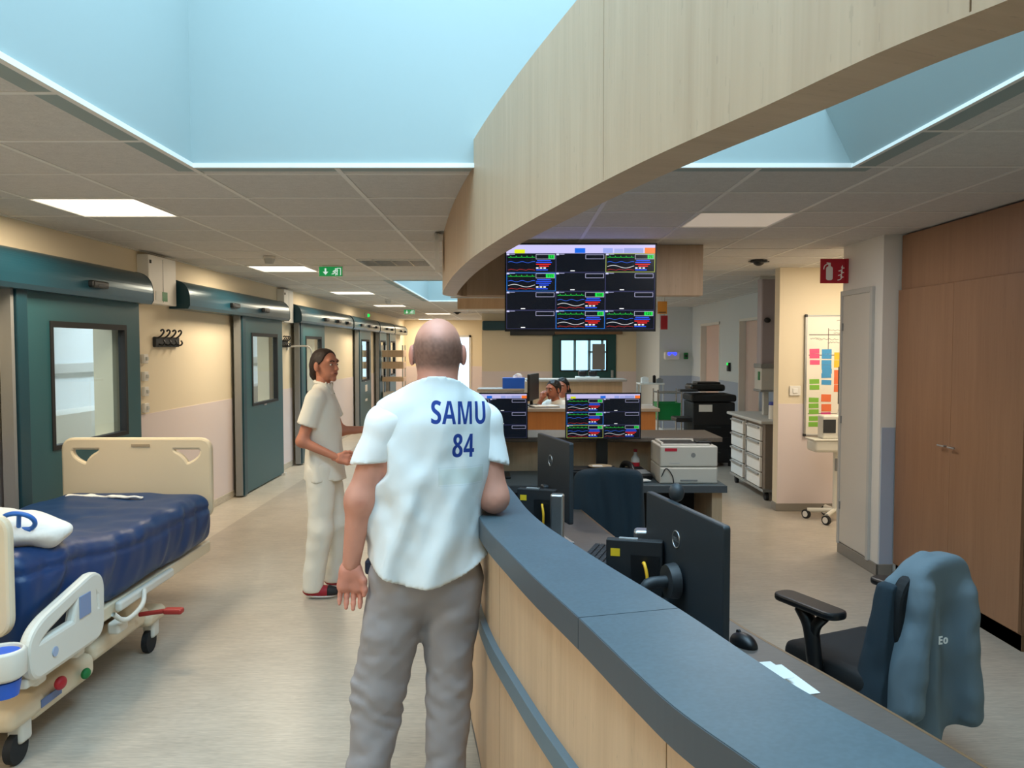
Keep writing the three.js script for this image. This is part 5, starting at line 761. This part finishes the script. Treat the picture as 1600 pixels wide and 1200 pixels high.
/* ------------------------------------------------------------------ second nurse station */
{
  const t = thing('second_counter', 'wood counter of the second nurse station with warm light put into its orange colour', 'counter', 0, 0, 0);
  part('front_panel', bx(-0.3, 1.62, 0.04, 0.965, 9.0, 9.06), mat.warmLitWood, t); part('worktop', bx(-0.34, 1.66, 0.965, 1.005, 8.95, 9.55, 0.008), mat.stationTop ??= M('#a39a90', 0.45), t); part('side_panel', bx(1.56, 1.62, 0.04, 0.965, 9.06, 9.5), mat.warmLitWood, t); part('side_panel', bx(-0.3, -0.24, 0.04, 0.965, 9.06, 9.5), mat.warmLitWood, t); part('toe_kick', bx(-0.28, 1.6, 0, 0.06, 9.03, 9.05), mat.slateEdge, t);  // panels shifted to orange, warm light is part of their colour
  const r = thing('rear_counter', 'raised wooden rear counter behind the seated pair', 'counter', 0, 0, 0); part('front_panel', bx(0.0, 1.6, 0.0, 1.2, 11.6, 11.64), mat.oak, r); part('worktop', bx(-0.05, 1.65, 1.2, 1.235, 11.45, 11.9, 0.006), mat.stationTop, r);
  const s = thing('side_cabinet', 'pale low shelf unit left of the second station', 'shelf', 0, 0, 0); part('top', bx(-0.42, 0.16, 1.16, 1.19, 9.6, 10.0, 0.006), mat.stationTop, s); part('body', bx(-0.4, 0.14, 0, 1.16, 9.62, 9.98), mat.white, s);
  const b = thing('blue_box', 'bright blue glove box on the pale shelf unit', 'box', 0.02, 1.19, 9.75); part('carton', lb(0.27, 0.13, 0.16, 0, 0.065, 0, 0.004), mat.blue, b); part('tissue', surfaceNet((x, y, z) => ell([0.05, 0.13, 0], [0.055, 0.05, 0.04])(x, y, z) + 0.012 * n3(x * 40, y * 40, z * 40), [-0.04, 0.09, -0.07], [0.14, 0.2, 0.07], 0.008), mat.paper, b);
  const m = thing('thin_monitor', 'black monitor seen edge-on at the second station', 'monitor', 0.25, 1.005, 9.42, 1.32); part('casing', lb(0.5, 0.31, 0.03, 0, 0.22, 0, 0.008), mat.blackP, m); part('stand_column', lb(0.05, 0.2, 0.03, 0, 0.1, -0.02), mat.blackP, m); part('stand_foot', lb(0.2, 0.012, 0.14, 0, 0.006, -0.02, 0.004), mat.blackP, m);
  const g = thing('glass_screen', 'low grey partition edge at the left of the second counter', 'partition', 0.16, 1.005, 9.0); part('panel', lb(0.025, 0.3, 0.4, 0, 0.15, -0.2, 0.008), mat.lightGrey, g); part('foot', lb(0.05, 0.01, 0.4, 0, 0.005, -0.2, 0.003), mat.grey, g);
  const o = thing('open_binder', 'white open binder lying before the seated man', 'binder', 0.37, 1.006, 9.15, 0.3); part('cover', lb(0.3, 0.006, 0.22, 0, 0.003, 0), mat.blackP, o); part('pages', [lb(0.14, 0.012, 0.2, -0.073, 0.012, 0), lb(0.14, 0.012, 0.2, 0.073, 0.012, 0)], mat.paper, o);
  const q = thing('white_tray', 'white tray with dark shoes-like items before the teal door', 'tray', 1.1, 1.235, 11.7); part('tray', lb(0.34, 0.03, 0.2, 0, 0.015, 0, 0.006), mat.paper, q); for (const x of [-0.07, 0.08]) part('dark_item', lb(0.12, 0.09, 0.12, x, 0.075, 0, 0.03), mat.blackP, q);
}

/* ------------------------------------------------------------------ people */
const skinTone = (r, g, b) => (x, y, z) => { const k = 1 + 0.06 * n3(x * 40, y * 40, z * 40) + 0.04 * n3(x * 11, y * 11, z * 11); return [r * k, g * k, b * k]; };
const limb = (...pts) => { const f = []; for (let i = 0; i < pts.length - 1; i++) f.push(cap(pts[i].slice(0, 3), pts[i + 1].slice(0, 3), pts[i][3], pts[i + 1][3])); return f; };
const cutBelow = (f, h) => (x, y, z) => Math.max(f(x, y, z), h(x, z) - y);
const cutAbove = (f, h) => (x, y, z) => Math.max(f(x, y, z), y - h(x, z));
// half-space cut at point p with outward normal n (keeps the side against n)
const cutPlane = (f, p, n) => { const L = Math.hypot(...n), u = n.map((v) => v / L); return (x, y, z) => Math.max(f(x, y, z), (x - p[0]) * u[0] + (y - p[1]) * u[1] + (z - p[2]) * u[2]); };

{ // the man in the white vest, back to the camera
  const P = thing('person', 'bald man in white vest printed SAMU 84 and grey trousers, seen from behind', 'person', -0.3, 0, 2.75);
  const A = 0.28, torsoC = [0.02, 0];                                                       // the back is turned a little to the right
  const sh = { L: [-0.128, 1.425, 0.055], R: [0.2, 1.42, -0.06] }, elL = [-0.212, 1.17, 0.075], wrL = [-0.247, 0.945, 0.06], elR = [0.238, 1.158, -0.02], wrR = [0.2, 1.15, -0.27];
  const hipL = [-0.085, 0.9, 0.01], hipR = [0.085, 0.9, -0.02], knL = [-0.162, 0.5, 0.0], knR = [0.076, 0.5, -0.03], anL = [-0.222, 0.08, 0.03], anR = [0.058, 0.08, -0.01];
  const torso = yaw(blend(0.06, ell([0.02, 1.32, 0], [0.175, 0.21, 0.11]), ell([0.015, 1.08, -0.01], [0.165, 0.2, 0.115]), ell([0.0, 0.92, 0], [0.17, 0.13, 0.115])), A, ...torsoC);
  const skinF = blend(0.035, torso, ...limb([...sh.L, 0.05], [...elL, 0.047], [...wrL, 0.03]), ...limb([...sh.R, 0.05], [...elR, 0.047], [...wrR, 0.03]), cap([0.03, 1.45, -0.01], [0.043, 1.6, -0.01], 0.078, 0.066), cap([-0.09, 1.46, 0.03], [0.15, 1.46, -0.04], 0.042, 0.042), ...limb([...hipL, 0.09], [...knL, 0.06], [...anL, 0.045]), ...limb([...hipR, 0.09], [...knR, 0.06], [...anR, 0.045]));
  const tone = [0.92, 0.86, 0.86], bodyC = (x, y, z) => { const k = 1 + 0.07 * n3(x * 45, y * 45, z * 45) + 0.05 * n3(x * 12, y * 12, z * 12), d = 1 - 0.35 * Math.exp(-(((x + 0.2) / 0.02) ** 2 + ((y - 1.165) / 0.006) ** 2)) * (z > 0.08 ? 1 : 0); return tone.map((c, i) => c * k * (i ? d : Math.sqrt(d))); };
  const headM = [0.043, 1.668, -0.02];
  const stub = (x, y, z) => { // cropped grey hair: a ring round the back and sides of the skull
    const n = n3(x * 90, y * 90, z * 90) * 0.3 + 0.25 * n3(x * 30, y * 30, z * 30), up = sstep(0.062 + 0.02 * Math.abs(x) / 0.08 - 0.012 * n, 0.012 - 0.012 * n, y), dn = sstep(-0.072, -0.04 + 0.01 * n, y), fr = sstep(0.05, 0.0, z - 0.02), k = up * dn * fr * (Math.abs(x) > 0.079 ? 0 : 1); return clamp(k, 0, 1) * 0.82; };
  const headC = (x, y, z) => { const s = stub(x, y, z), k = 1 + 0.05 * n3(x * 50, y * 50, z * 50), g = 0.24 + 0.1 * n3(x * 140, y * 140, z * 140); const red = sstep(-0.05, -0.12, y) + (Math.abs(x) > 0.079 ? 0.8 : 0); const base = [tone[0] * k, tone[1] * k * (1 - 0.16 * red), tone[2] * k * (1 - 0.16 * red)]; return base.map((c, i) => lerp(c, g * [1, 1.15, 1.25][i], s)); };
  const hg = place(surfaceNet(headField(true), [-0.105, -0.2, -0.125], [0.105, 0.125, 0.13], 0.0042, headC), headM, PI + 0.1, 0.04, 0, 1.06);
  const hL = place(handGeo(1, 0.16, (x, y, z) => { const k = 1 + 0.08 * n3(x * 60, y * 60, z * 60); return [0.93 * k, 0.78 * k, 0.78 * k]; }), [wrL[0], wrL[1], wrL[2]], 0.1, 0.05, -0.03), hR = place(handGeo(-1, 0.3, (x, y, z) => [0.9, 0.82, 0.8]), wrR, PI, 0, 0).translate(0, 0, 0);
  const hR2 = place(handGeo(-1, 0.2, () => [0.92, 0.84, 0.83]).rotateX(PI / 2).rotateZ(PI), [wrR[0], wrR[1] - 0.012, wrR[2]]); void hR;
  part('body', mergeC([surfaceNet(skinF, [-0.36, 0.02, -0.33], [0.36, 1.62, 0.2], 0.011, bodyC), hg, hL, hR2]), mat.skin, P);
  faceParts(P, new THREE.Matrix4().compose(V(...headM), new THREE.Quaternion().setFromEuler(new THREE.Euler(0.04, PI + 0.1, 0, 'YXZ')), V(1.06, 1.06, 1.06)), M('#5a5450', 0.8), lipMat);
  // T-shirt sleeves
  const slv = (a, e, side) => { const t = 0.52, q = [lerp(a[0], e[0], t) + side * 0.006, lerp(a[1], e[1], t), lerp(a[2], e[2], t)]; const n = [e[0] - a[0] - side * 0.1, e[1] - a[1], e[2] - a[2]]; return cutPlane((x, y, z) => blend(0.03, cap([a[0] - side * 0.05, a[1] + 0.012, a[2]], a, 0.056, 0.06), cap(a, [e[0] + side * 0.008, e[1], e[2]], 0.062, 0.067))(x, y, z) + 0.004 * n3(x * 16 + y * 8, y * 14, z * 16), q, n); };
  const sL = slv(sh.L, elL, -1), sR = slv(sh.R, elR, 1), shirtT = yaw(blend(0.05, ell([0.03, 1.32, -0.002], [0.184, 0.212, 0.112]), cap([-0.1, 1.455, 0], [0.15, 1.455, 0], 0.05, 0.05, 1.1)), A, ...torsoC);
  part('t_shirt', surfaceNet((x, y, z) => smin(Math.max(shirtT(x, y, z), 1.1 - y), Math.min(sL(x, y, z), sR(x, y, z)), 0.012), [-0.34, 1.08, -0.22], [0.36, 1.55, 0.2], 0.0085), mat.shirt, P);
  // vest
  const folds = (x, y, z) => { const s = sstep(1.4, 1.1, y), d = x - 0.42 * (y - 1.0); return -0.024 * s * Math.pow(Math.abs(Math.sin(d * 21 + 0.9 * n3(x * 5, y * 4, 3))), 3) * (0.5 + 0.5 * sstep(-0.24, 0.0, 0.12 - x)) + 0.006 * n3(x * 13, y * 9, z * 13) + 0.0035 * n3(x * 28, y * 20, z * 28); };
  const vt = yaw(blend(0.055, ell([0.036, 1.33, -0.003], [0.206, 0.24, 0.133]), cap([0.015, 1.2, -0.012], [0.0, 0.8, -0.01], 0.186, 0.215, 0.76), cap([-0.12, 1.462, 0.0], [0.17, 1.462, 0.0], 0.054, 0.054, 1.15), cap([0.04, 1.43, 0.008], [0.045, 1.57, 0.012], 0.125, 0.096)), A, ...torsoC);
  const neckHole = cap([0.043, 1.6, 0.0], [0.043, 1.8, 0.0], 0.07, 0.07), collarTop = (x, z) => 1.565 + 0.3 * (z - 0.02) - 1.6 * (x - 0.06) * (x - 0.06), cA = Math.cos(A), sA = Math.sin(A);
  const hem = (x) => 0.888 + 1.9 * (x - 0.01) * (x - 0.01), armhole = (x, y, z) => { const u = (x - torsoC[0]) * cA - z * sA; return Math.max(-u - lerp(0.158, 0.186, sstep(1.32, 1.5, y)) - 0.2 * sstep(1.27, 1.1, y), u - lerp(0.212, 0.222, sstep(1.3, 1.5, y)) - 0.2 * sstep(1.25, 1.05, y)); };
  const vf = (x, y, z) => Math.max(smin(vt(x, y, z), 9, 0.01) + folds(x, y, z), hem(x) - y, -neckHole(x, y, z), armhole(x, y, z), y - collarTop(x, z));
  const vg = surfaceNet(vf, [-0.34, 0.82, -0.24], [0.34, 1.62, 0.24], 0.0075);
  { // split into back (printed) and front
    const N = [sA, 0, cA], ix = vg.index.array, p = vg.attributes.position, back = [], front = [], uv = new Float32Array(p.count * 2);
    for (let i = 0; i < p.count; i++) { uv[i * 2] = ((p.getX(i) - torsoC[0]) * cA - p.getZ(i) * sA) / 0.6 + 0.5; uv[i * 2 + 1] = (p.getY(i) - 0.9) / 0.8; }
    const nn = vg.attributes.normal; for (let i = 0; i < ix.length; i += 3) { let d = 0; for (let k = 0; k < 3; k++) d += nn.getX(ix[i + k]) * N[0] + nn.getZ(ix[i + k]) * N[2]; (d > 0 ? back : front).push(ix[i], ix[i + 1], ix[i + 2]); }
    vg.setAttribute('uv', new THREE.BufferAttribute(uv, 2)); vg.setIndex([...back, ...front]); vg.clearGroups(); vg.addGroup(0, back.length, 0); vg.addGroup(back.length, front.length, 1);
    const c = document.createElement('canvas'); c.width = 1536; c.height = 2048; const g = c.getContext('2d'); g.fillStyle = '#e2e9ea'; g.fillRect(0, 0, 1536, 2048);
    const px = (u) => (u / 0.6 + 0.5) * 1536, py = (y) => 2048 - (y - 0.9) / 0.8 * 2048;
    const word = (s, u0, u1, y0, y1, rot) => { g.save(); g.translate(px((u0 + u1) / 2), py((y0 + y1) / 2)); g.rotate(rot); g.font = 'bold 200px sans-serif'; g.textAlign = 'center'; g.textBaseline = 'alphabetic'; const m = g.measureText(s), h = m.actualBoundingBoxAscent; g.scale((u1 - u0) / 0.6 * 1536 / m.width, (y1 - y0) / 0.8 * 2048 / h); g.fillStyle = '#173a8c'; g.fillText(s, 0, h / 2); g.restore(); };
    word('SAMU', -0.025, 0.182, 1.428, 1.504, 0.05); word('84', 0.045, 0.128, 1.318, 1.396, 0.04);
    g.strokeStyle = '#d3dcdc'; g.lineWidth = 5; g.strokeRect(px(0.0), py(1.285), px(0.16) - px(0.0), py(1.225) - py(1.285)); g.fillStyle = 'rgba(205,216,208,0.55)'; g.fillRect(px(0.0), py(1.28), px(0.16) - px(0.0), py(1.23) - py(1.28));
    const t = new THREE.CanvasTexture(c); t.colorSpace = THREE.SRGBColorSpace; const vm = new THREE.MeshStandardMaterial({ map: t, roughness: 0.85, side: THREE.DoubleSide });
    part('vest', vg, [vm, M('#e2e9ea', 0.85)], P).userData.label = 'white sleeveless vest with blue SAMU 84 print';
  }
  // trousers
  const wr = (x, y, z) => { const leg = sstep(0.86, 0.7, y), kn = Math.exp(-Math.pow((y - 0.47) / 0.1, 2)); return 0.0045 * kn * Math.sin(y * 95 + x * 60 + 5 * n3(x * 9, y * 6, z * 9)) * (0.6 + 0.8 * n3(x * 8, y * 8, z * 8)) + 0.006 * n3(x * 9, y * 13, z * 9) + 0.0035 * n3(x * 24, y * 34, z * 24) - 0.007 * Math.pow(Math.abs(n3(x * 7 + y * 5, y * 9 - x * 4, z * 7)), 0.7) + 0.004 * leg * n3((y - x * 0.7) * 26, x * 6, z * 6); };
  const tr = blend(0.03, yaw(ell([0.0, 0.92, -0.005], [0.188, 0.16, 0.125]), A, ...torsoC), ...limb([hipL[0] - 0.005, 0.86, 0.012, 0.108], [knL[0] - 0.002, 0.5, 0.0, 0.086], [anL[0], 0.05, 0.03, 0.068]), ...limb([hipR[0], 0.86, -0.02, 0.106], [knR[0] + 0.002, 0.5, -0.03, 0.073], [anR[0], 0.05, -0.01, 0.066]));
  part('trousers', surfaceNet((x, y, z) => Math.max(tr(x, y, z) + wr(x, y, z), y - 0.965, 0.035 - y), [-0.36, 0.02, -0.22], [0.3, 1.02, 0.22], 0.0085), mat.trousers, P);
  part('belt_pouch', lb(0.03, 0.05, 0.05, -0.186, 0.935, 0.04, 0.01), M('#1b2338', 0.7), P);
  for (const [a, s] of [[anL, 'L'], [anR, 'R']]) { void s; part('shoe', surfaceNet((x, y, z) => Math.max(blend(0.03, ell([a[0], 0.045, a[2] - 0.06], [0.048, 0.05, 0.135]), ell([a[0], 0.07, a[2] + 0.01], [0.042, 0.05, 0.06]))(x, y, z), 0.004 - y), [a[0] - 0.07, -0.01, a[2] - 0.23], [a[0] + 0.07, 0.14, a[2] + 0.1], 0.009), mat.blackMatte, P); }
}
{ // nurse, in profile facing +x
  const P = thing('person', 'nurse in white tunic and trousers with tied brown hair and red shoes', 'person', -1.27, 0, 5.4);
  const shR = [-0.025, 1.335, 0.145], shL = [-0.02, 1.335, -0.15], elR = [-0.105, 1.07, 0.19], wrR = [0.13, 0.965, 0.2], elL = [0.06, 1.1, -0.2], wrL = [0.25, 1.11, -0.2];
  const hipR = [-0.01, 0.86, 0.085], hipL = [-0.01, 0.86, -0.085], knR = [-0.01, 0.47, 0.09], knL = [0.045, 0.48, -0.1], anR = [-0.07, 0.08, 0.08], anL = [0.02, 0.08, -0.16];
  const legs = (a, b, c) => [...limb([...hipR, a], [...knR, b], [...anR, c]), ...limb([...hipL, a], [...knL, b], [...anL, c])];
  const tone = [0.80, 0.66, 0.58], sk = skinTone(...tone), headM = [0.012, 1.568, 0.0], yawH = PI / 2 - 0.5;
  const skinF = blend(0.03, ell([-0.01, 1.2, 0], [0.085, 0.2, 0.145]), ell([-0.01, 0.92, 0], [0.1, 0.14, 0.145]), cap([-0.02, 1.35, 0], [0.0, 1.5, 0], 0.052, 0.045), cap([-0.02, 1.36, 0.11], [-0.02, 1.36, -0.11], 0.04, 0.04), ...limb([...shR, 0.045], [...elR, 0.035], [...wrR, 0.023]), ...limb([...shL, 0.045], [...elL, 0.035], [...wrL, 0.023]), ...legs(0.075, 0.05, 0.035));
  const handAt = (w, dir, roll, side) => { const g = handGeo(side, 0.3, skinTone(0.84, 0.66, 0.58)); const d = V(...dir).normalize(), q = new THREE.Quaternion().setFromUnitVectors(V(0, -1, 0), d).multiply(new THREE.Quaternion().setFromAxisAngle(V(0, 1, 0), roll)); return g.applyMatrix4(new THREE.Matrix4().compose(V(...w), q, V(0.92, 0.92, 0.92))); };
  part('body', mergeC([surfaceNet(skinF, [-0.22, 0.02, -0.3], [0.3, 1.52, 0.3], 0.0115, sk), place(surfaceNet(headField(false), [-0.105, -0.2, -0.125], [0.105, 0.125, 0.13], 0.0042, sk), headM, yawH, 0.03, 0, 0.95), handAt(wrR, [1, -0.12, 0], 0.4, 1), handAt(wrL, [1, 0.05, 0.1], -0.4, -1)]), mat.skin, P);
  const hm = new THREE.Matrix4().compose(V(...headM), new THREE.Quaternion().setFromEuler(new THREE.Euler(0.03, yawH, 0, 'YXZ')), V(0.95, 0.95, 0.95)); faceParts(P, hm, mat.hairBrown, lipDark);
  const hair = (x, y, z) => { const s = blend(0.02, ell([0, 0.018, -0.018], [0.086, 0.1, 0.104]), ell([0, -0.03, -0.07], [0.07, 0.08, 0.055]), ell([0, -0.07, -0.1], [0.035, 0.05, 0.035]))(x, y, z) + 0.003 * n3(x * 60, y * 25, z * 60); const faceCut = z - (0.045 - 0.7 * Math.max(0, 0.03 - y) - 0.2 * Math.max(0, 0.085 - y)); return Math.max(s, faceCut); };
  part('hair', place(surfaceNet(hair, [-0.11, -0.15, -0.16], [0.11, 0.14, 0.11], 0.0055), headM, yawH, 0.03, 0, 0.95), mat.hairBrown, P);
  const fold = (x, y, z) => 0.006 * n3(x * 14, y * 8, z * 14) + 0.005 * Math.sin(x * 50 + y * 14 + 2 * n3(x * 5, y * 4, z * 5)) * sstep(1.15, 0.9, y);
  const tun = blend(0.04, ell([-0.01, 1.2, 0], [0.112, 0.22, 0.17]), cap([-0.008, 1.1, 0], [0.0, 0.78, 0], 0.117, 0.135, 1.35), cap([-0.02, 1.365, 0.12], [-0.02, 1.365, -0.12], 0.052, 0.052), cap([-0.01, 1.4, 0], [0.005, 1.435, 0], 0.062, 0.058));
  const sl = (a, e) => { const q = [lerp(a[0], e[0], 0.62), lerp(a[1], e[1], 0.62), lerp(a[2], e[2], 0.62)]; return cutPlane(cap(a, e, 0.066, 0.068), q, [e[0] - a[0], e[1] - a[1], e[2] - a[2]]); };
  const sR = sl(shR, elR), sL = sl(shL, elL);
  part('tunic', surfaceNet((x, y, z) => Math.max(smin(Math.max(tun(x, y, z), 0.795 - y), Math.min(sR(x, y, z), sL(x, y, z)), 0.02) + fold(x, y, z), -cap([0.0, 1.43, 0], [0.03, 1.6, 0], 0.05, 0.07)(x, y, z)), [-0.24, 0.76, -0.3], [0.24, 1.5, 0.3], 0.0095), mat.tunic, P);
  part('collar', [tube([[0.055, 1.37, 0.03], [0.02, 1.43, 0.055], [-0.045, 1.45, 0.035], [-0.06, 1.455, 0], [-0.045, 1.45, -0.035], [0.02, 1.43, -0.055], [0.055, 1.37, -0.03]], 0.012, 40, 8)], mat.tunic, P);
  part('trousers', surfaceNet((x, y, z) => Math.max(blend(0.04, ell([-0.008, 0.9, 0], [0.112, 0.14, 0.152]), ...legs(0.096, 0.08, 0.072))(x, y, z) + 0.006 * n3(x * 10, y * 11, z * 10) + 0.002 * n3(x * 25, y * 30, z * 25), y - 0.96, 0.045 - y), [-0.2, 0.03, -0.28], [0.2, 1.0, 0.28], 0.0095), mat.tunic, P);
  for (const a of [anR, anL]) { const g = (x, y, z) => blend(0.025, ell([a[0] + 0.055, 0.045, a[2]], [0.125, 0.042, 0.042]), ell([a[0], 0.065, a[2]], [0.055, 0.045, 0.038]))(x, y, z); const s = part('shoe', surfaceNet((x, y, z) => Math.max(g(x, y, z), 0.022 - y), [a[0] - 0.1, 0, a[2] - 0.07], [a[0] + 0.22, 0.13, a[2] + 0.07], 0.008), M('#a3202e', 0.6), P); part('sole', surfaceNet((x, y, z) => Math.max(g(x, y, z) - 0.004, y - 0.024, 0.001 - y), [a[0] - 0.1, -0.01, a[2] - 0.07], [a[0] + 0.22, 0.05, a[2] + 0.07], 0.007), mat.paper, s); part('toe_patch', surfaceNet((x, y, z) => Math.max(g(x, y, z) - 0.003, 0.024 - y, a[0] + 0.1 - x), [a[0] + 0.08, 0.01, a[2] - 0.06], [a[0] + 0.21, 0.1, a[2] + 0.06], 0.008), mat.blackMatte, s); }
}
// two seated colleagues behind the second counter
function seated(label, X, D, turn, hairMat, withArm, topMat, toneC, headYaw) {
  const P = thing('person', label, 'person', X, 0, D, turn), sk = skinTone(...toneC), headM = [0, 1.165, 0.06];              // local: facing +z
  const shR = [-0.17, 0.95, 0], shL = [0.17, 0.95, 0], elR = withArm ? [-0.12, 0.86, 0.26] : [-0.2, 0.72, 0.1], wrR = withArm ? [-0.055, 1.04, 0.2] : [-0.1, 0.72, 0.3], elL = [0.2, 0.74, 0.08], wrL = [0.1, 0.76, 0.28];
  const F = blend(0.035, ell([0, 0.78, 0], [0.155, 0.24, 0.1]), ell([0, 0.52, 0], [0.17, 0.12, 0.13]), cap([0, 0.96, 0], [0, 1.1, 0.035], 0.055, 0.05), cap([-0.13, 0.97, 0], [0.13, 0.97, 0], 0.05, 0.05), ...limb([...shR, 0.05], [...elR, 0.038], [...wrR, 0.027]), ...limb([...shL, 0.05], [...elL, 0.038], [...wrL, 0.027]), ...[-0.09, 0.09].flatMap((x) => limb([x, 0.5, 0, 0.085], [x, 0.5, 0.4, 0.06], [x, 0.06, 0.4, 0.042], [x, 0.04, 0.52, 0.038])));
  const hand = (w, rx, side) => place(handGeo(side, 0.5, sk), w, 0, rx, 0);
  part('body', mergeC([surfaceNet(F, [-0.3, -0.01, -0.2], [0.3, 1.14, 0.62], 0.0125, sk), place(surfaceNet(headField(false), [-0.105, -0.2, -0.125], [0.105, 0.125, 0.13], 0.005, sk), headM, headYaw, 0.1), hand(wrR, withArm ? PI - 0.3 : -PI / 2, 1), hand(wrL, -PI / 2, -1)]), mat.skin, P);
  faceParts(P, new THREE.Matrix4().compose(V(...headM), new THREE.Quaternion().setFromEuler(new THREE.Euler(0.1, headYaw, 0, 'YXZ')), V(1, 1, 1)), hairMat, lipDark);
  const long = !withArm, hf = (x, y, z) => Math.max(blend(0.02, ell([0, 0.02, -0.02], [0.087, 0.102, 0.104]), ...(long ? [ell([0, -0.06, -0.05], [0.1, 0.11, 0.07])] : []))(x, y, z) + 0.008 * n3(x * 35, y * 35, z * 35), z - 0.035 - 0.5 * (y - 0.03));
  part('hair', place(surfaceNet(hf, [-0.13, -0.19, -0.14], [0.13, 0.15, 0.12], 0.007), headM, headYaw, 0.1), hairMat, P);
  const top = blend(0.04, ell([0, 0.77, 0], [0.18, 0.27, 0.125]), cap([-0.14, 0.975, 0], [0.14, 0.975, 0], 0.062, 0.062)), sl = (a, e) => cutPlane(cap(a, e, 0.07, 0.066), [lerp(a[0], e[0], 0.6), lerp(a[1], e[1], 0.6), lerp(a[2], e[2], 0.6)], [e[0] - a[0], e[1] - a[1], e[2] - a[2]]), q1 = sl(shR, elR), q2 = sl(shL, elL);
  part('tunic', surfaceNet((x, y, z) => Math.max(smin(top(x, y, z), Math.min(q1(x, y, z), q2(x, y, z)), 0.02) + 0.006 * n3(x * 14, y * 10, z * 14), 0.46 - y), [-0.3, 0.44, -0.18], [0.3, 1.06, 0.3], 0.0115), topMat, P);
  part('trousers', surfaceNet((x, y, z) => Math.max(blend(0.04, ell([0, 0.52, 0], [0.185, 0.12, 0.145]), ...[-0.09, 0.09].flatMap((q) => limb([q, 0.5, 0, 0.098], [q, 0.5, 0.4, 0.074], [q, 0.1, 0.4, 0.062])))(x, y, z), 0.09 - y), [-0.24, 0.05, -0.2], [0.24, 0.68, 0.52], 0.013), topMat, P);
  const s = thing('stool', label.startsWith('seated man') ? 'dark round stool under the seated man' : 'dark round stool under the seated woman', 'stool', X, 0, D, turn); part('cushion', cyl(0.17, 0.17, 0.05, 0, 0.375, -0.02, 24), mat.chairBlack, s); part('column', cyl(0.025, 0.025, 0.32, 0, 0.19, -0.02, 12), mat.chrome, s); part('foot_disc', cyl(0.2, 0.21, 0.03, 0, 0.015, -0.02, 24), mat.darkGrey, s);
}
seated('seated man in white tunic resting his cheek on his hand', 0.56, 10.0, -0.95, mat.hairBlack, true, mat.tunic, [0.62, 0.46, 0.38], 0.15);
seated('seated woman with dark curly hair behind the man', 0.70, 10.75, -0.5, mat.hairBlack, false, mat.tunic, [0.72, 0.56, 0.48], 0.1);

renderer.render(scene, camera);
